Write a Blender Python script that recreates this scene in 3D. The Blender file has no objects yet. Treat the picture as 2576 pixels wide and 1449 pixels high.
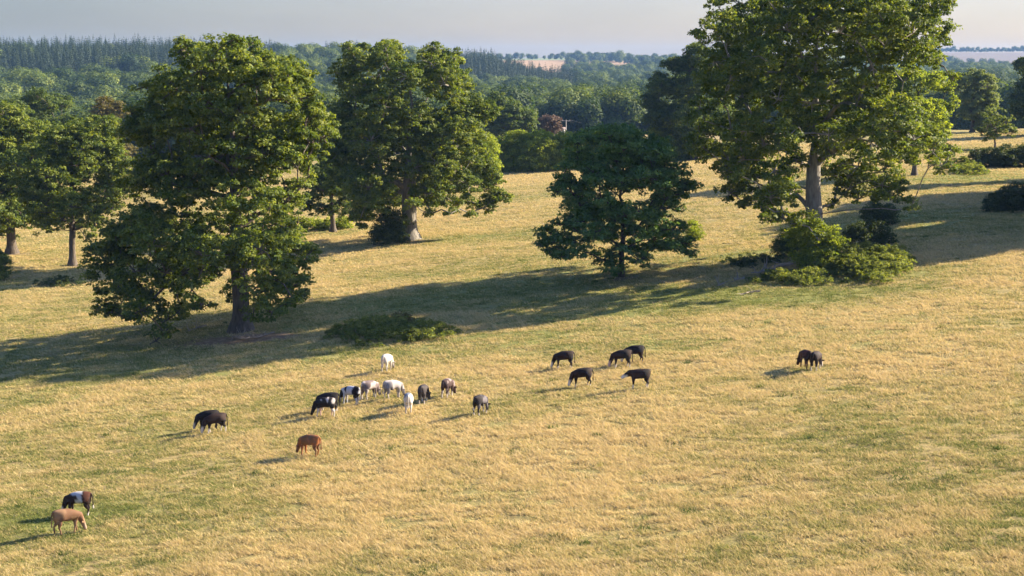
import bpy, math, random
import numpy as np
from mathutils import Vector, Matrix

random.seed(7)
RNG = np.random.default_rng(11)
S = bpy.context.scene
COL = S.collection

# ------------------------------------------------------------------ survey
# sight lines are read on a 2576 x 1449 sheet: F focal length, YH horizon row
F, CX, CY, YH, EYE = 3936.0, 1288.0, 724.5, 150.0, 22.0
PITCH = math.atan((CY - YH) / F)
SP, CP = math.sin(PITCH), math.cos(PITCH)
SUN_AZ, SUN_EL = math.radians(19), math.radians(25.5)   # from +X towards +Y


def ray(vx, vy):
    x = vx - CX
    y = F * CP + (CY - vy) * SP
    z = -F * SP + (CY - vy) * CP
    return x / y, z / y            # per metre of depth


def smooth(a, b, t):
    t = np.clip((t - a) / (b - a), 0, 1)
    return t * t * (3 - 2 * t)


# ------------------------------------------------------------------ noise
_perm = np.random.default_rng(5).random((256, 256))


def vnoise(x, y):
    xi, yi = np.floor(x).astype(int), np.floor(y).astype(int)
    fx, fy = x - xi, y - yi
    fx, fy = fx * fx * (3 - 2 * fx), fy * fy * (3 - 2 * fy)
    a = _perm[xi & 255, yi & 255]; b = _perm[(xi + 1) & 255, yi & 255]
    c = _perm[xi & 255, (yi + 1) & 255]; d = _perm[(xi + 1) & 255, (yi + 1) & 255]
    return (a * (1 - fx) + b * fx) * (1 - fy) + (c * (1 - fx) + d * fx) * fy


def fbm(x, y, octv=3):
    s, a, t = 0, 1, 0
    for i in range(octv):
        s = s + a * vnoise(x * 2 ** i + 17.3 * i, y * 2 ** i + 5.1 * i); t += a; a *= .5
    return s / t


# ------------------------------------------------------------------ terrain
DD = np.array([360, 500, 700, 1000, 1300, 1600, 2000, 2600, 3400, 4500, 6500], float)
VXS = np.array([-1500, 0, 500, 900, 1200, 1400, 1650, 2000, 2400, 2900, 4500], float)
TAB = np.array([
    [-7, -13, -18, -10, 8, 12, 10, 5, 0, 0, 0],
    [-5, -12, -18, -8, 11, 13, 10, 5, 0, 0, 0],
    [-3, -10, -18, -9, 8, 13, 12, 5, 0, 0, 0],
    [-1, -8, -17, -14, -5, 12, 14, 5, 5, 5, 0],
    [0, -4, -15, -16, -14, 2, 1, 6, 22, 22, 10],
    [.3, -2.2, -14, -16, -18, -17, -15, 1, 21, 26, 15],
    [1.0, -2.2, -14, -17, -19, -18, -15, 2, 19, 26, 15],
    [3.5, -1.6, -13, -17, -19, -18, -15, 0, 12, 36, 25],
    [5.8, -5, -13, -15, -14, -12, -9, -4, 8, 42, 30],
    [7.5, -4, -13, -15, -14, -12, -9, -4, 8, 42, 30],
    [9, 0, -10, -14, -14, -12, -9, -4, 8, 42, 30]])


def ground(x, y):
    x = np.asarray(x, float); y = np.asarray(y, float)
    d = np.maximum(y, 30.0)
    vx = np.clip(CX + F * x / d, VXS[0], VXS[-1] - 1)
    dd = np.clip(np.hypot(x * .35, y), 1, 6499)
    near = 0.08 * np.clip(x, -50, 50) + .02 * np.clip(np.abs(x) - 50, 0, 200) * np.sign(x)
    # table lookup, smooth in both directions
    ci = np.clip(np.searchsorted(VXS, vx) - 1, 0, len(VXS) - 2)
    ft = (vx - VXS[ci]) / (VXS[ci + 1] - VXS[ci]); ft = ft * ft * (3 - 2 * ft)
    lg = np.log(np.maximum(dd, DD[0])); L = np.log(DD)
    di = np.clip(np.searchsorted(L, lg) - 1, 0, len(L) - 2)
    fd = (lg - L[di]) / (L[di + 1] - L[di]); fd = fd * fd * (3 - 2 * fd)
    far = ((TAB[ci, di] * (1 - fd) + TAB[ci, di + 1] * fd) * (1 - ft)
           + (TAB[ci + 1, di] * (1 - fd) + TAB[ci + 1, di + 1] * fd) * ft)
    w = smooth(240, 350, dd)
    z = near * (1 - w) + far * w
    k = smooth(20, 80, dd)
    z = z + (fbm(x / 26., y / 26.) - .5) * .5 * k + (fbm(x / 2.2 + 9, y / 2.2) - .5) * .17 * (1 - smooth(150, 300, dd))
    z = z + (fbm(x / 210. + 3, y / 150., 3) - .5) * 17 * smooth(640, 1000, dd) * (1 - .8 * smooth(1500, 2200, dd))
    return z


def gz(x, y):
    return float(ground(np.array([x]), np.array([y]))[0])


def hit(vx, vy):
    """point of the ground on a sight line"""
    kx, kz = ray(vx, vy)
    t = np.linspace(40, 1200, 6000)
    f = (EYE + kz * t) - ground(kx * t, t)
    i = int(np.argmax(f < 0))
    if i == 0:
        i = len(t) - 1
    d = t[i]
    return kx * d, float(d), gz(kx * d, d)


LUSH_AND_SHADE = [(hit(vx, vy)[:2], rx, ry, k) for vx, vy, rx, ry, k in (
    (2420, 450, 16, 12, 1.0), (1700, 740, 12, 5, .8), (1450, 790, 12, 4, .7), (1150, 600, 14, 5, .7), (2080, 745, 9, 4, .7), (1100, 680, 14, 7, .45), (820, 585, 14, 6, .6),
    (130, 1300, 4, 2.5, .7), (1350, 860, 18, 6, .4), (2250, 690, 9, 6, .4), (500, 930, 20, 6, .5), (2380, 560, 17, 16, .75), (1300, 720, 16, 7, .55), (900, 790, 16, 7, .55), (400, 880, 16, 7, .45), (1900, 640, 12, 6, .6), (1700, 860, 16, 5, .35))]  # greener grass, plus green shade tint painted where tree shadows lie


BARE = [(hit(vx, vy)[:2], rx, ry) for vx, vy, rx, ry in ((560, 858, 5.5, 3.2), (660, 850, 4, 2.2), (1035, 606, 3, 2), (1562, 700, 1.6, 1.3), (2060, 668, 3, 2), (183, 670, 1.6, 1.2), (30, 640, 2.5, 2))]


def bare(x, y):
    g = 0
    for (c, rx, ry) in BARE:
        g = g + .9 * np.exp(-(((x - c[0]) / rx) ** 2 + ((y - c[1]) / ry) ** 2) ** 1.5)
    return np.clip(g, 0, 1)


def lush_and_shade(x, y):
    g = 0
    for (c, rx, ry, k) in LUSH_AND_SHADE:
        g = g + k * np.exp(-((x - c[0]) / rx) ** 2 - ((y - c[1]) / ry) ** 2)
    return np.clip(g, 0, 1)


# ------------------------------------------------------------------ scene helpers
def tag(o, label=None, cat=None, group=None, kind=None):
    if label: o['label'] = label
    if cat: o['category'] = cat
    if group: o['group'] = group
    if kind: o['kind'] = kind
    return o


def empty(name, loc):
    o = bpy.data.objects.new(name, None)
    o.empty_display_size = .5
    o.location = loc
    COL.objects.link(o)
    return o


def mesh_obj(name, V, faces, mat, parent=None, loc=None, smooth_sh=False, attrs=None, n=4):
    """faces: int array (k, n)"""
    me = bpy.data.meshes.new(name)
    V = np.ascontiguousarray(V, np.float32)
    faces = np.ascontiguousarray(faces, np.int32)
    n = faces.shape[1]
    me.vertices.add(len(V)); me.vertices.foreach_set('co', V.ravel())
    me.loops.add(faces.size); me.loops.foreach_set('vertex_index', faces.ravel())
    me.polygons.add(len(faces))
    me.polygons.foreach_set('loop_start', np.arange(0, faces.size, n, dtype=np.int32))
    if smooth_sh:
        me.polygons.foreach_set('use_smooth', np.ones(len(faces), bool))
    if attrs:
        for k, (dom, data) in attrs.items():
            if data.ndim == 1:
                a = me.attributes.new(k, 'FLOAT', dom); a.data.foreach_set('value', data.astype(np.float32))
            else:
                a = me.attributes.new(k, 'FLOAT_COLOR', dom); a.data.foreach_set('color', data.astype(np.float32).ravel())
    me.materials.append(mat)
    me.update(calc_edges=True)
    o = bpy.data.objects.new(name, me)
    COL.objects.link(o)
    if parent is not None: o.parent = parent
    if loc is not None: o.location = loc
    return o


# ------------------------------------------------------------------ materials
def new_mat(name):
    m = bpy.data.materials.new(name); m.use_nodes = True
    nt = m.node_tree; nt.nodes.clear()
    out = nt.nodes.new('ShaderNodeOutputMaterial')
    return m, nt, out


def N(nt, t, **kw):
    n = nt.nodes.new(t)
    for k, v in kw.items():
        if k in n.inputs.keys():
            n.inputs[k].default_value = v
        else:
            setattr(n, k, v)
    return n


def ramp(nt, fac, stops):
    r = nt.nodes.new('ShaderNodeValToRGB')
    e = r.color_ramp.elements
    while len(e) < len(stops): e.new(.5)
    for i, (p, c) in enumerate(stops):
        e[i].position = p; e[i].color = (*c, 1)
    nt.links.new(fac, r.inputs[0])
    return r.outputs[0]


def leaf_mat(name, stops, trans=.42, rough=.6, tmul=(1.42, 1.35, .48)):
    m, nt, out = new_mat(name)
    at = N(nt, 'ShaderNodeAttribute', attribute_name='tint')
    col = ramp(nt, at.outputs['Fac'], stops)
    b = N(nt, 'ShaderNodeBsdfPrincipled', Roughness=rough)
    b.inputs['Specular IOR Level'].default_value = .22
    nt.links.new(col, b.inputs['Base Color'])
    tr = N(nt, 'ShaderNodeBsdfTranslucent')
    mul = N(nt, 'ShaderNodeMix', data_type='RGBA', blend_type='MULTIPLY')
    mul.inputs[0].default_value = 1
    nt.links.new(col, mul.inputs[6]); mul.inputs[7].default_value = (*tmul, 1)
    nt.links.new(mul.outputs[2], tr.inputs['Color'])
    mx = N(nt, 'ShaderNodeMixShader'); mx.inputs[0].default_value = trans
    nt.links.new(b.outputs[0], mx.inputs[1]); nt.links.new(tr.outputs[0], mx.inputs[2])
    nt.links.new(mx.outputs[0], out.inputs[0])
    return m


def vary_by_tree(m, lo=(.50, .62, .68), hi=(1.30, 1.25, 1.05)):
    nt = m.node_tree
    oi = N(nt, 'ShaderNodeObjectInfo')
    rc = ramp(nt, oi.outputs['Random'], [(0, lo), (.55, (.95, 1, 1)), (1, hi)])
    r0 = [n for n in nt.nodes if n.type == 'VALTORGB' and n.outputs[0].is_linked][0]
    mu = N(nt, 'ShaderNodeMix', data_type='RGBA', blend_type='MULTIPLY'); mu.inputs[0].default_value = 1
    tos = [l.to_socket for l in r0.outputs[0].links]
    for t in tos: nt.links.new(mu.outputs[2], t)
    nt.links.new(r0.outputs[0], mu.inputs[6]); nt.links.new(rc, mu.inputs[7])


def simple_mat(name, c1, c2, scale=6, rough=.85, bump=0.0, detail=5, stretch=(1, 1, 1)):
    m, nt, out = new_mat(name)
    tc = N(nt, 'ShaderNodeTexCoord'); mp = N(nt, 'ShaderNodeMapping')
    mp.inputs['Scale'].default_value = stretch
    nt.links.new(tc.outputs['Object'], mp.inputs[0])
    no = N(nt, 'ShaderNodeTexNoise', Scale=scale, Detail=detail)
    nt.links.new(mp.outputs[0], no.inputs['Vector'])
    col = ramp(nt, no.outputs['Fac'], [(.3, c1), (.7, c2)])
    b = N(nt, 'ShaderNodeBsdfPrincipled', Roughness=rough)
    nt.links.new(col, b.inputs['Base Color'])
    if bump:
        bp = N(nt, 'ShaderNodeBump', Strength=1.0, Distance=bump)
        nt.links.new(no.outputs['Fac'], bp.inputs['Height']); nt.links.new(bp.outputs[0], b.inputs['Normal'])
    nt.links.new(b.outputs[0], out.inputs[0])
    return m


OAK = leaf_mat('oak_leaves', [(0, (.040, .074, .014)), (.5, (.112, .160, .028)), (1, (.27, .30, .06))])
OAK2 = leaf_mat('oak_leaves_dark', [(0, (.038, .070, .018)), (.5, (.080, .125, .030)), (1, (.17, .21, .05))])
MAPLE = leaf_mat('maple_leaves', [(0, (.05, .11, .035)), (.5, (.10, .19, .055)), (1, (.20, .29, .08))], trans=.34)
BRIGHT = leaf_mat('bright_leaves', [(0, (.10, .15, .02)), (.5, (.20, .26, .035)), (1, (.36, .40, .06))], trans=.6)
BRAMBLE = leaf_mat('bramble_leaves', [(0, (.06, .09, .024)), (.5, (.14, .18, .045)), (1, (.30, .32, .10))], trans=.58)
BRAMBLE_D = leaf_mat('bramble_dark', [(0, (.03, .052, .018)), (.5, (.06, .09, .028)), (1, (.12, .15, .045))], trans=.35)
WILLOW = leaf_mat('willow_leaves', [(0, (.09, .13, .05)), (.5, (.16, .21, .08)), (1, (.26, .30, .12))])
COPPER = leaf_mat('copper_leaves', [(0, (.07, .05, .034)), (.5, (.14, .10, .066)), (1, (.22, .165, .11))], trans=.2, tmul=(1.2, .9, .8))
BROWNLF = leaf_mat('drying_leaves', [(0, (.06, .062, .02)), (.5, (.125, .115, .035)), (1, (.20, .165, .055))], trans=.3)
FARBROAD = leaf_mat('far_leaves', [(0, (.036, .060, .018)), (.5, (.080, .118, .032)), (1, (.165, .19, .05))], trans=.35, rough=.7)
CONIF = leaf_mat('conifer_needles', [(0, (.014, .028, .015)), (.5, (.026, .048, .021)), (1, (.055, .08, .03))], trans=.12, rough=.7)
vary_by_tree(FARBROAD, (.42, .56, .66), (1.45, 1.40, 1.0)); vary_by_tree(CONIF, (.7, .75, .8), (1.25, 1.2, 1.1))
BARK = simple_mat('bark', (.050, .038, .026), (.125, .100, .074), scale=3.2, bump=.05, stretch=(1.6, 1.6, .35))
PALEBARK = simple_mat('pale_bark', (.11, .10, .085), (.27, .25, .21), scale=3.2, bump=.05, stretch=(1.6, 1.6, .35))
BARK_D = simple_mat('bark_dark', (.035, .028, .02), (.09, .07, .05), scale=4, bump=.03, stretch=(1.6, 1.6, .4))
DEADWOOD = simple_mat('dead_wood', (.20, .165, .13), (.42, .36, .29), scale=5, bump=.03, stretch=(.5, 2, 2))


# ------------------------------------------------------------------ tubes
def frusta(segs, sides=6):
    """segs: list of (p0, p1, r0, r1) -> verts, quads"""
    if not segs:
        return np.zeros((0, 3)), np.zeros((0, 4), int)
    P0 = np.array([s[0] for s in segs], float); P1 = np.array([s[1] for s in segs], float)
    R0 = np.array([s[2] for s in segs]); R1 = np.array([s[3] for s in segs])
    D = P1 - P0; ln = np.linalg.norm(D, axis=1, keepdims=True) + 1e-9; D = D / ln
    P1 = P1 + D * (R1[:, None] * .35)
    A = np.where(np.abs(D[:, 2:3]) > .9, np.array([[1., 0, 0]]), np.array([[0, 0, 1.]]))
    U = np.cross(D, A); U /= np.linalg.norm(U, axis=1, keepdims=True); W = np.cross(D, U)
    a = np.arange(sides) * 2 * math.pi / sides
    c, s = np.cos(a)[None, :, None], np.sin(a)[None, :, None]
    ring = U[:, None] * c + W[:, None] * s
    v0 = P0[:, None] + ring * R0[:, None, None]; v1 = P1[:, None] + ring * R1[:, None, None]
    V = np.concatenate([v0, v1], axis=1).reshape(-1, 3)
    k = np.arange(sides); k2 = (k + 1) % sides
    q = np.stack([k, k2, k2 + sides, k + sides], 1)
    Q = (np.arange(len(segs))[:, None, None] * 2 * sides + q[None]).reshape(-1, 4)
    return V, Q


def leaf_quads(cent, out, size, up=.45, rnd=.9, asp=.62, rng=RNG):
    n = len(cent)
    nr = out * .55 + np.array([0, 0, up]) + rng.normal(0, rnd * .6, (n, 3))
    nr /= np.linalg.norm(nr, axis=1, keepdims=True) + 1e-9
    t = rng.normal(0, 1, (n, 3)); t -= nr * np.sum(t * nr, 1, keepdims=True)
    t /= np.linalg.norm(t, axis=1, keepdims=True) + 1e-9
    b = np.cross(nr, t)
    sz = (size * rng.uniform(.65, 1.35, n))[:, None]
    V = np.stack([cent + t * sz * .55, cent + b * sz * asp * .5, cent - t * sz * .55, cent - b * sz * asp * .5], 1)
    V[:, 1] += nr * sz * .12; V[:, 3] += nr * sz * .12
    return V.reshape(-1, 3)


def foliage(lobes, leaf, clump_r, per_m2, leaves_per, sq=.75, rng=RNG, zmin=None, shell=(.55, 1.0), tint_mix=(.5, .5)):
    """lobes: (cx,cy,cz,R). Leaf sprays gathered in small clumps on each lobe's surface."""
    CC, OO, TT, CL = [], [], [], []
    for (x, y, z, R) in lobes:
        n = max(3, int(per_m2 * R * R))
        u = rng.normal(0, 1, (n, 3)); u[:, 2] = u[:, 2] * .9 + .22
        u /= np.linalg.norm(u, axis=1, keepdims=True)
        rad = R * rng.uniform(shell[0], shell[1], (n, 1)) ** .8
        c = np.array([x, y, z]) + u * rad * np.array([1, 1, sq])
        cr = clump_r * rng.uniform(.55, 1.3, n)
        tb = rng.random(n)
        m = rng.poisson(leaves_per, n) + 4
        idx = np.repeat(np.arange(n), m)
        v = rng.normal(0, 1, (len(idx), 3)); v[:, 2] = np.abs(v[:, 2]) * .9 - .25
        v /= np.linalg.norm(v, axis=1, keepdims=True)
        rr = rng.uniform(.25, 1.0, (len(idx), 1)) ** .6 * cr[idx][:, None]
        p = c[idx] + v * rr * np.array([1.08, 1.08, .85])
        CC.append(p); OO.append(v * .7 + u[idx] * .5)
        TT.append(tb[idx] * tint_mix[0] + rng.random(len(idx)) * tint_mix[1]); CL.append(c)
    P = np.concatenate(CC); O = np.concatenate(OO); T = np.concatenate(TT)
    if zmin is not None:
        if callable(zmin):
            keep = P[:, 2] > zmin(P)
        else:
            keep = P[:, 2] > zmin
        P, O, T = P[keep], O[keep], T[keep]
    V = leaf_quads(P, O, leaf, rng=rng)
    Q = np.arange(len(P) * 4).reshape(-1, 4)
    return V, Q, T, CL


def limbs(base_pts, base_r, lobes, clumps, rng, min_att=.2, twig=.05, twigs=6):
    """grow limbs from a trunk polyline to every lobe: shared paths, pipe-model thickness"""
    pts = [np.array(p, float) for p in base_pts]; par = [-1] + list(range(len(pts) - 1)); plen = [0.0]
    for i in range(1, len(pts)): plen.append(plen[-1] + np.linalg.norm(pts[i] - pts[i - 1]))
    nb = len(pts); ends = []
    zatt = pts[-1][2] * min_att
    order = sorted(range(len(lobes)), key=lambda i: np.linalg.norm(np.array(lobes[i][:3]) - pts[nb // 2]))
    for li in order:
        L = np.array(lobes[li][:3]); R = lobes[li][3]
        best, bc = None, 1e9
        for i, p in enumerate(pts):
            if i < nb and p[2] < zatt: continue
            dz = L[2] - p[2]
            c = np.linalg.norm(L - p) + .30 * plen[i] + (max(0, -dz) * .6)
            if c < bc: best, bc = i, c
        p = pts[best]; D = L - p; ln = np.linalg.norm(D)
        k = max(2, int(ln / 1.3)); prev = best
        side = rng.normal(0, 1, 3); side -= D * (side @ D) / (ln * ln + 1e-9); side *= .10 * ln / (np.linalg.norm(side) + 1e-9)
        for j in range(1, k + 1):
            t = j / k
            q = p + D * t + side * math.sin(t * math.pi) + np.array([0, 0, .10 * ln * math.sin(t * math.pi)]) + rng.normal(0, .09, 3) * (j < k) * min(1.5, ln * .2)
            pts.append(q); par.append(prev); plen.append(plen[prev] + np.linalg.norm(q - pts[prev])); prev = len(pts) - 1
        ends.append((prev, li))
    cnt = np.zeros(len(pts))
    for e, li in ends: cnt[e] += lobes[li][3] ** 1.6
    for i in range(len(pts) - 1, 0, -1): cnt[par[i]] += cnt[i]
    tot = cnt[0]
    rad = np.maximum(base_r * (cnt / tot) ** .62, twig * 1.1)
    z0 = base_pts[0][2]
    trunk, limb = [], []
    for i in range(1, len(pts)):
        a = par[i]
        r0 = rad[a] if i < nb else min(rad[a], rad[i] * 1.25)
        (trunk if i < nb else limb).append((pts[a], pts[i], r0, rad[i]))
    for e, li in ends:
        cl = clumps[li]
        if len(cl) == 0 or twigs <= 0: continue
        for j in rng.choice(len(cl), min(twigs, len(cl)), replace=False):
            mid = (pts[e] + cl[j]) / 2 + rng.normal(0, .12, 3)
            limb.append((pts[e], mid, twig, twig * .8)); limb.append((mid, cl[j], twig * .8, twig * .4))
    return trunk, limb


def make_tree(name, label, base, lobes, leaf=.3, mat=OAK, bark=BARK, r=.8, group=None, depth=None, sq=.88,
              clump=.75, per_m2=4.5, leaves=34, extra=2.0, lean=0.0, top=None, seed=0, cat='tree', flare=1.9,
              shell=(.45, 1.05), lobe_scale=1.0, deep=.8, fork=.55, twigs=6, min_att=.22, twig=.05, trunk_parts=True, blobs=None):
    rng = np.random.default_rng(100 + seed)
    if depth:
        kx, kz = ray(base[0], base[1]); bx, by = kx * depth, depth; bz = gz(bx, by)
    else:
        bx, by, bz = hit(*base)
    L = []
    for lb in lobes:
        kx, kz = ray(lb[0], lb[1])
        x = kx * by - bx; z = EYE + kz * by - bz
        rm = lb[2] * by / F / CP * lobe_scale
        L.append([x + rng.uniform(-.15, .15) * rm, lb[3] if len(lb) > 3 else None, z + rng.uniform(-.3, .3) * rm, rm * rng.uniform(.82, 1.12)])
    arr = np.array([[l[0], l[2], l[3]] for l in L])
    full = []
    for l in L:
        near = np.abs(arr[:, 1] - l[2]) < 3.5
        W = np.max(np.abs(arr[near, 0])) * deep + .5
        room = math.sqrt(max(W * W - l[0] ** 2, .25))
        y0 = l[1] if l[1] is not None else rng.uniform(-.35, .35) * room
        full.append((l[0], y0, l[2], l[3]))
        k = 0 if l[1] is not None else int(extra + rng.random())
        for j in range(k):
            s = (1 if (j % 2 == 0) else -1)
            full.append((l[0] * rng.uniform(.75, 1.0) + rng.normal(0, .3), s * rng.uniform(.45, 1.0) * room, l[2] + rng.normal(0, .5), l[3] * rng.uniform(.8, 1.0)))
    full = [(a, b, c, d * 1.1) for a, b, c, d in full]
    V, Q, T, CL = foliage(full, leaf * 1.02, clump * .82, per_m2 * 1.5, leaves * 1.55, sq, rng, zmin=.25, shell=shell)
    root = empty(name, (bx, by, bz)); tag(root, label, cat, group)
    mesh_obj('crown', V, Q, mat, root, attrs={'tint': ('FACE', T)})
    topz = max(l[2] for l in full)
    cxm = np.average([l[0] for l in full])
    hz = topz * (top or .8)
    n = 9; base_pts = []
    for i in range(n + 1):
        t = i / n
        base_pts.append((lean * t * hz + (cxm - 0) * .35 * t * t + (rng.normal(0, .12) if 2 < i else 0), (rng.normal(0, .12) if 2 < i else 0), -.25 + (hz + .25) * t))
    tr, lb = limbs(base_pts, r, full, CL, rng, min_att=min_att, twig=twig, twigs=twigs)
    # refine the trunk near the ground: buttress flare
    fine = []
    for (p0, p1, r0, r1) in tr:
        for s in range(3):
            a = p0 + (p1 - p0) * s / 3; b = p0 + (p1 - p0) * (s + 1) / 3
            ra = r0 + (r1 - r0) * s / 3; rb = r0 + (r1 - r0) * (s + 1) / 3
            fa = 1 + (flare - 1) * math.exp(-max(a[2], 0) / .55); fb = 1 + (flare - 1) * math.exp(-max(b[2], 0) / .55)
            fine.append((a, b, ra * fa, rb * fb))
    Vt, Qt = frusta(fine, 12)
    if len(Vt):
        wob = 1 + .10 * (fbm(np.arctan2(Vt[:, 1], Vt[:, 0]) * 2.5 + seed, Vt[:, 2] * .5 + 7) - .5)
        Vt[:, :2] *= wob[:, None]
    Vl, Ql = frusta(lb, 6)
    mesh_obj('trunk', np.concatenate([Vt, Vl]), np.concatenate([Qt, Ql + len(Vt)]), bark, root, smooth_sh=True)
    return root


# ------------------------------------------------------------------ ground sheet
def build_ground():
    az = [math.radians(a) for a in np.concatenate([np.arange(-180, -60, 6), np.arange(-60, -21, 1.5), np.arange(-21, 21, .09), np.arange(21, 60, 1.5), np.arange(60, 181, 6)])]
    az = np.array(az)
    rr = [2.0]
    while rr[-1] < 6450:
        r = rr[-1]
        step = .45 if 55 < r < 75 else max(.45, r * (.0055 if r < 420 else .012)) if r >= 55 else max(1.5, r * .15)
        rr.append(r + step)
    rr = np.array(rr)
    A, R = np.meshgrid(az, rr, indexing='xy')
    X, Y = R * np.sin(A), R * np.cos(A)
    # snap rows so that straight hills stay straight across the view
    Z = ground(X, Y)
    nR, nA = X.shape
    V = np.stack([X, Y, Z], -1).reshape(-1, 3)
    i, j = np.meshgrid(np.arange(nR - 1), np.arange(nA - 1), indexing='ij')
    a = i * nA + j
    Q = np.stack([a, a + 1, a + nA + 1, a + nA], -1).reshape(-1, 4)[:, ::-1]
    # land use: 0 pasture, 1 wood floor, 2 dry far field, 3 green far field
    vx = CX + F * X / np.maximum(Y, 1)
    d = Y
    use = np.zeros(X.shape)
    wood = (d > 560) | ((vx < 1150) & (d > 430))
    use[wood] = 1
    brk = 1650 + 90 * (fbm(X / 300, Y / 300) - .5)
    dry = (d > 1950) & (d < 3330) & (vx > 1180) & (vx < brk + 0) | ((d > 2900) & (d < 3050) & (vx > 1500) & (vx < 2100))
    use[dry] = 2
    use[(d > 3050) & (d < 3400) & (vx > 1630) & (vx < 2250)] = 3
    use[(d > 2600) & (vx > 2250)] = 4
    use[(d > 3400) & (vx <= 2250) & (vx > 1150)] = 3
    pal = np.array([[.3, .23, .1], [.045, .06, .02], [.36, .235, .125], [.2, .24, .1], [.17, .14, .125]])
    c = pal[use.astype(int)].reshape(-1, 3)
    far = smooth(380, 520, d).reshape(-1)
    C4 = np.concatenate([c, far[:, None]], 1)
    return mesh_obj('ground', V, Q, GROUND, smooth_sh=True, attrs={'land': ('POINT', C4), 'lush_and_shade': ('POINT', lush_and_shade(X, Y).reshape(-1)), 'bare': ('POINT', bare(X, Y).reshape(-1))})


def ground_material():
    m, nt, out = new_mat('dry_pasture')
    geo = N(nt, 'ShaderNodeNewGeometry')

    def noise(scale, detail=4, rough=.55, sx=1, sy=1, rot=0, dist=0):
        mp = N(nt, 'ShaderNodeMapping'); mp.inputs['Scale'].default_value = (sx, sy, 1); mp.inputs['Rotation'].default_value = (0, 0, rot)
        nt.links.new(geo.outputs['Position'], mp.inputs[0])
        n = N(nt, 'ShaderNodeTexNoise', Scale=scale, Detail=detail, Roughness=rough, Distortion=dist)
        nt.links.new(mp.outputs[0], n.inputs['Vector'])
        return n.outputs['Fac']

    def mix(f, a, b, mode='MIX'):
        x = N(nt, 'ShaderNodeMix', data_type='RGBA', blend_type=mode)
        if isinstance(f, float): x.inputs[0].default_value = f
        else: nt.links.new(f, x.inputs[0])
        for s, v in ((6, a), (7, b)):
            if isinstance(v, tuple): x.inputs[s].default_value = (*v, 1)
            else: nt.links.new(v, x.inputs[s])
        return x.outputs[2]

    def mr(v, a, b, lo=0., hi=1.):
        x = N(nt, 'ShaderNodeMapRange'); x.inputs[1].default_value = a; x.inputs[2].default_value = b
        x.inputs[3].default_value = lo; x.inputs[4].default_value = hi
        nt.links.new(v, x.inputs[0]); return x.outputs[0]
    straw = mix(mr(noise(.9, 6), .35, .65), (.29, .21, .080), (.42, .31, .135))
    green = mix(mr(noise(1.3, 5), .35, .65), (.15, .17, .042), (.25, .26, .07))
    big = noise(.045, 5, .6, sx=.8, sy=1.1)
    med = noise(.42, 6, .65, sx=.6, sy=1.0, rot=.5)
    m1 = N(nt, 'ShaderNodeMath', operation='ADD'); nt.links.new(mr(big, .25, .75, -.30, .65), m1.inputs[0]); nt.links.new(mr(med, .2, .8, -.1, .55), m1.inputs[1])
    la = N(nt, 'ShaderNodeAttribute', attribute_name='lush_and_shade')
    m2 = N(nt, 'ShaderNodeMath', operation='MULTIPLY_ADD', use_clamp=True); nt.links.new(la.outputs['Fac'], m2.inputs[0]); m2.inputs[1].default_value = .8; nt.links.new(m1.outputs[0], m2.inputs[2])
    base = mix(m2.outputs[0], straw, green)
    ba = N(nt, 'ShaderNodeAttribute', attribute_name='bare')
    base = mix(ba.outputs['Fac'], base, mix(mr(noise(2.2, 5), .35, .65), (.15, .10, .06), (.30, .22, .13)))
    # small dark hollows and pale tufts between the stalks
    fine = noise(3.2, 6, .7, sx=.7, sy=1.2, rot=.4)
    base = mix(mr(fine, .47, .33, 0, .8), base, (.10, .085, .035))
    base = mix(mr(noise(7., 4, .7), .60, .75, 0, .4), base, (.62, .49, .26))
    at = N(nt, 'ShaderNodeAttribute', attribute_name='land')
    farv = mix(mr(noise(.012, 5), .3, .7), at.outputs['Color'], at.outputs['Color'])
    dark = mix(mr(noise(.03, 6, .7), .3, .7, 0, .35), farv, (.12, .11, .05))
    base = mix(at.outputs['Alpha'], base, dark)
    b = N(nt, 'ShaderNodeBsdfPrincipled', Roughness=.9); b.inputs['Specular IOR Level'].default_value = .15
    nt.links.new(base, b.inputs['Base Color'])
    hsum = N(nt, 'ShaderNodeMath', operation='MULTIPLY_ADD'); nt.links.new(fine, hsum.inputs[0]); hsum.inputs[1].default_value = .5; nt.links.new(med, hsum.inputs[2])
    bp = N(nt, 'ShaderNodeBump', Strength=.8, Distance=.45)
    nt.links.new(hsum.outputs[0], bp.inputs['Height'])
    nt.links.new(bp.outputs[0], b.inputs['Normal'])
    nt.links.new(b.outputs[0], out.inputs[0])
    return m


GROUND = ground_material()
tag(build_ground(), kind='structure')


# ------------------------------------------------------------------ grass tufts
def grass_mat():
    m, nt, out = new_mat('grass_blades')
    at = N(nt, 'ShaderNodeAttribute', attribute_name='tint')
    col = ramp(nt, at.outputs['Fac'], [(0, (.10, .14, .035)), (.12, (.20, .24, .06)), (.35, (.40, .36, .13)), (.65, (.59, .455, .205)), (1, (.76, .61, .34))])
    b = N(nt, 'ShaderNodeBsdfDiffuse'); tr = N(nt, 'ShaderNodeBsdfTranslucent')
    nt.links.new(col, b.inputs[0]); nt.links.new(col, tr.inputs[0])
    mx = N(nt, 'ShaderNodeMixShader'); mx.inputs[0].default_value = .35
    nt.links.new(b.outputs[0], mx.inputs[1]); nt.links.new(tr.outputs[0], mx.inputs[2])
    nt.links.new(mx.outputs[0], out.inputs[0])
    return m


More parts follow.
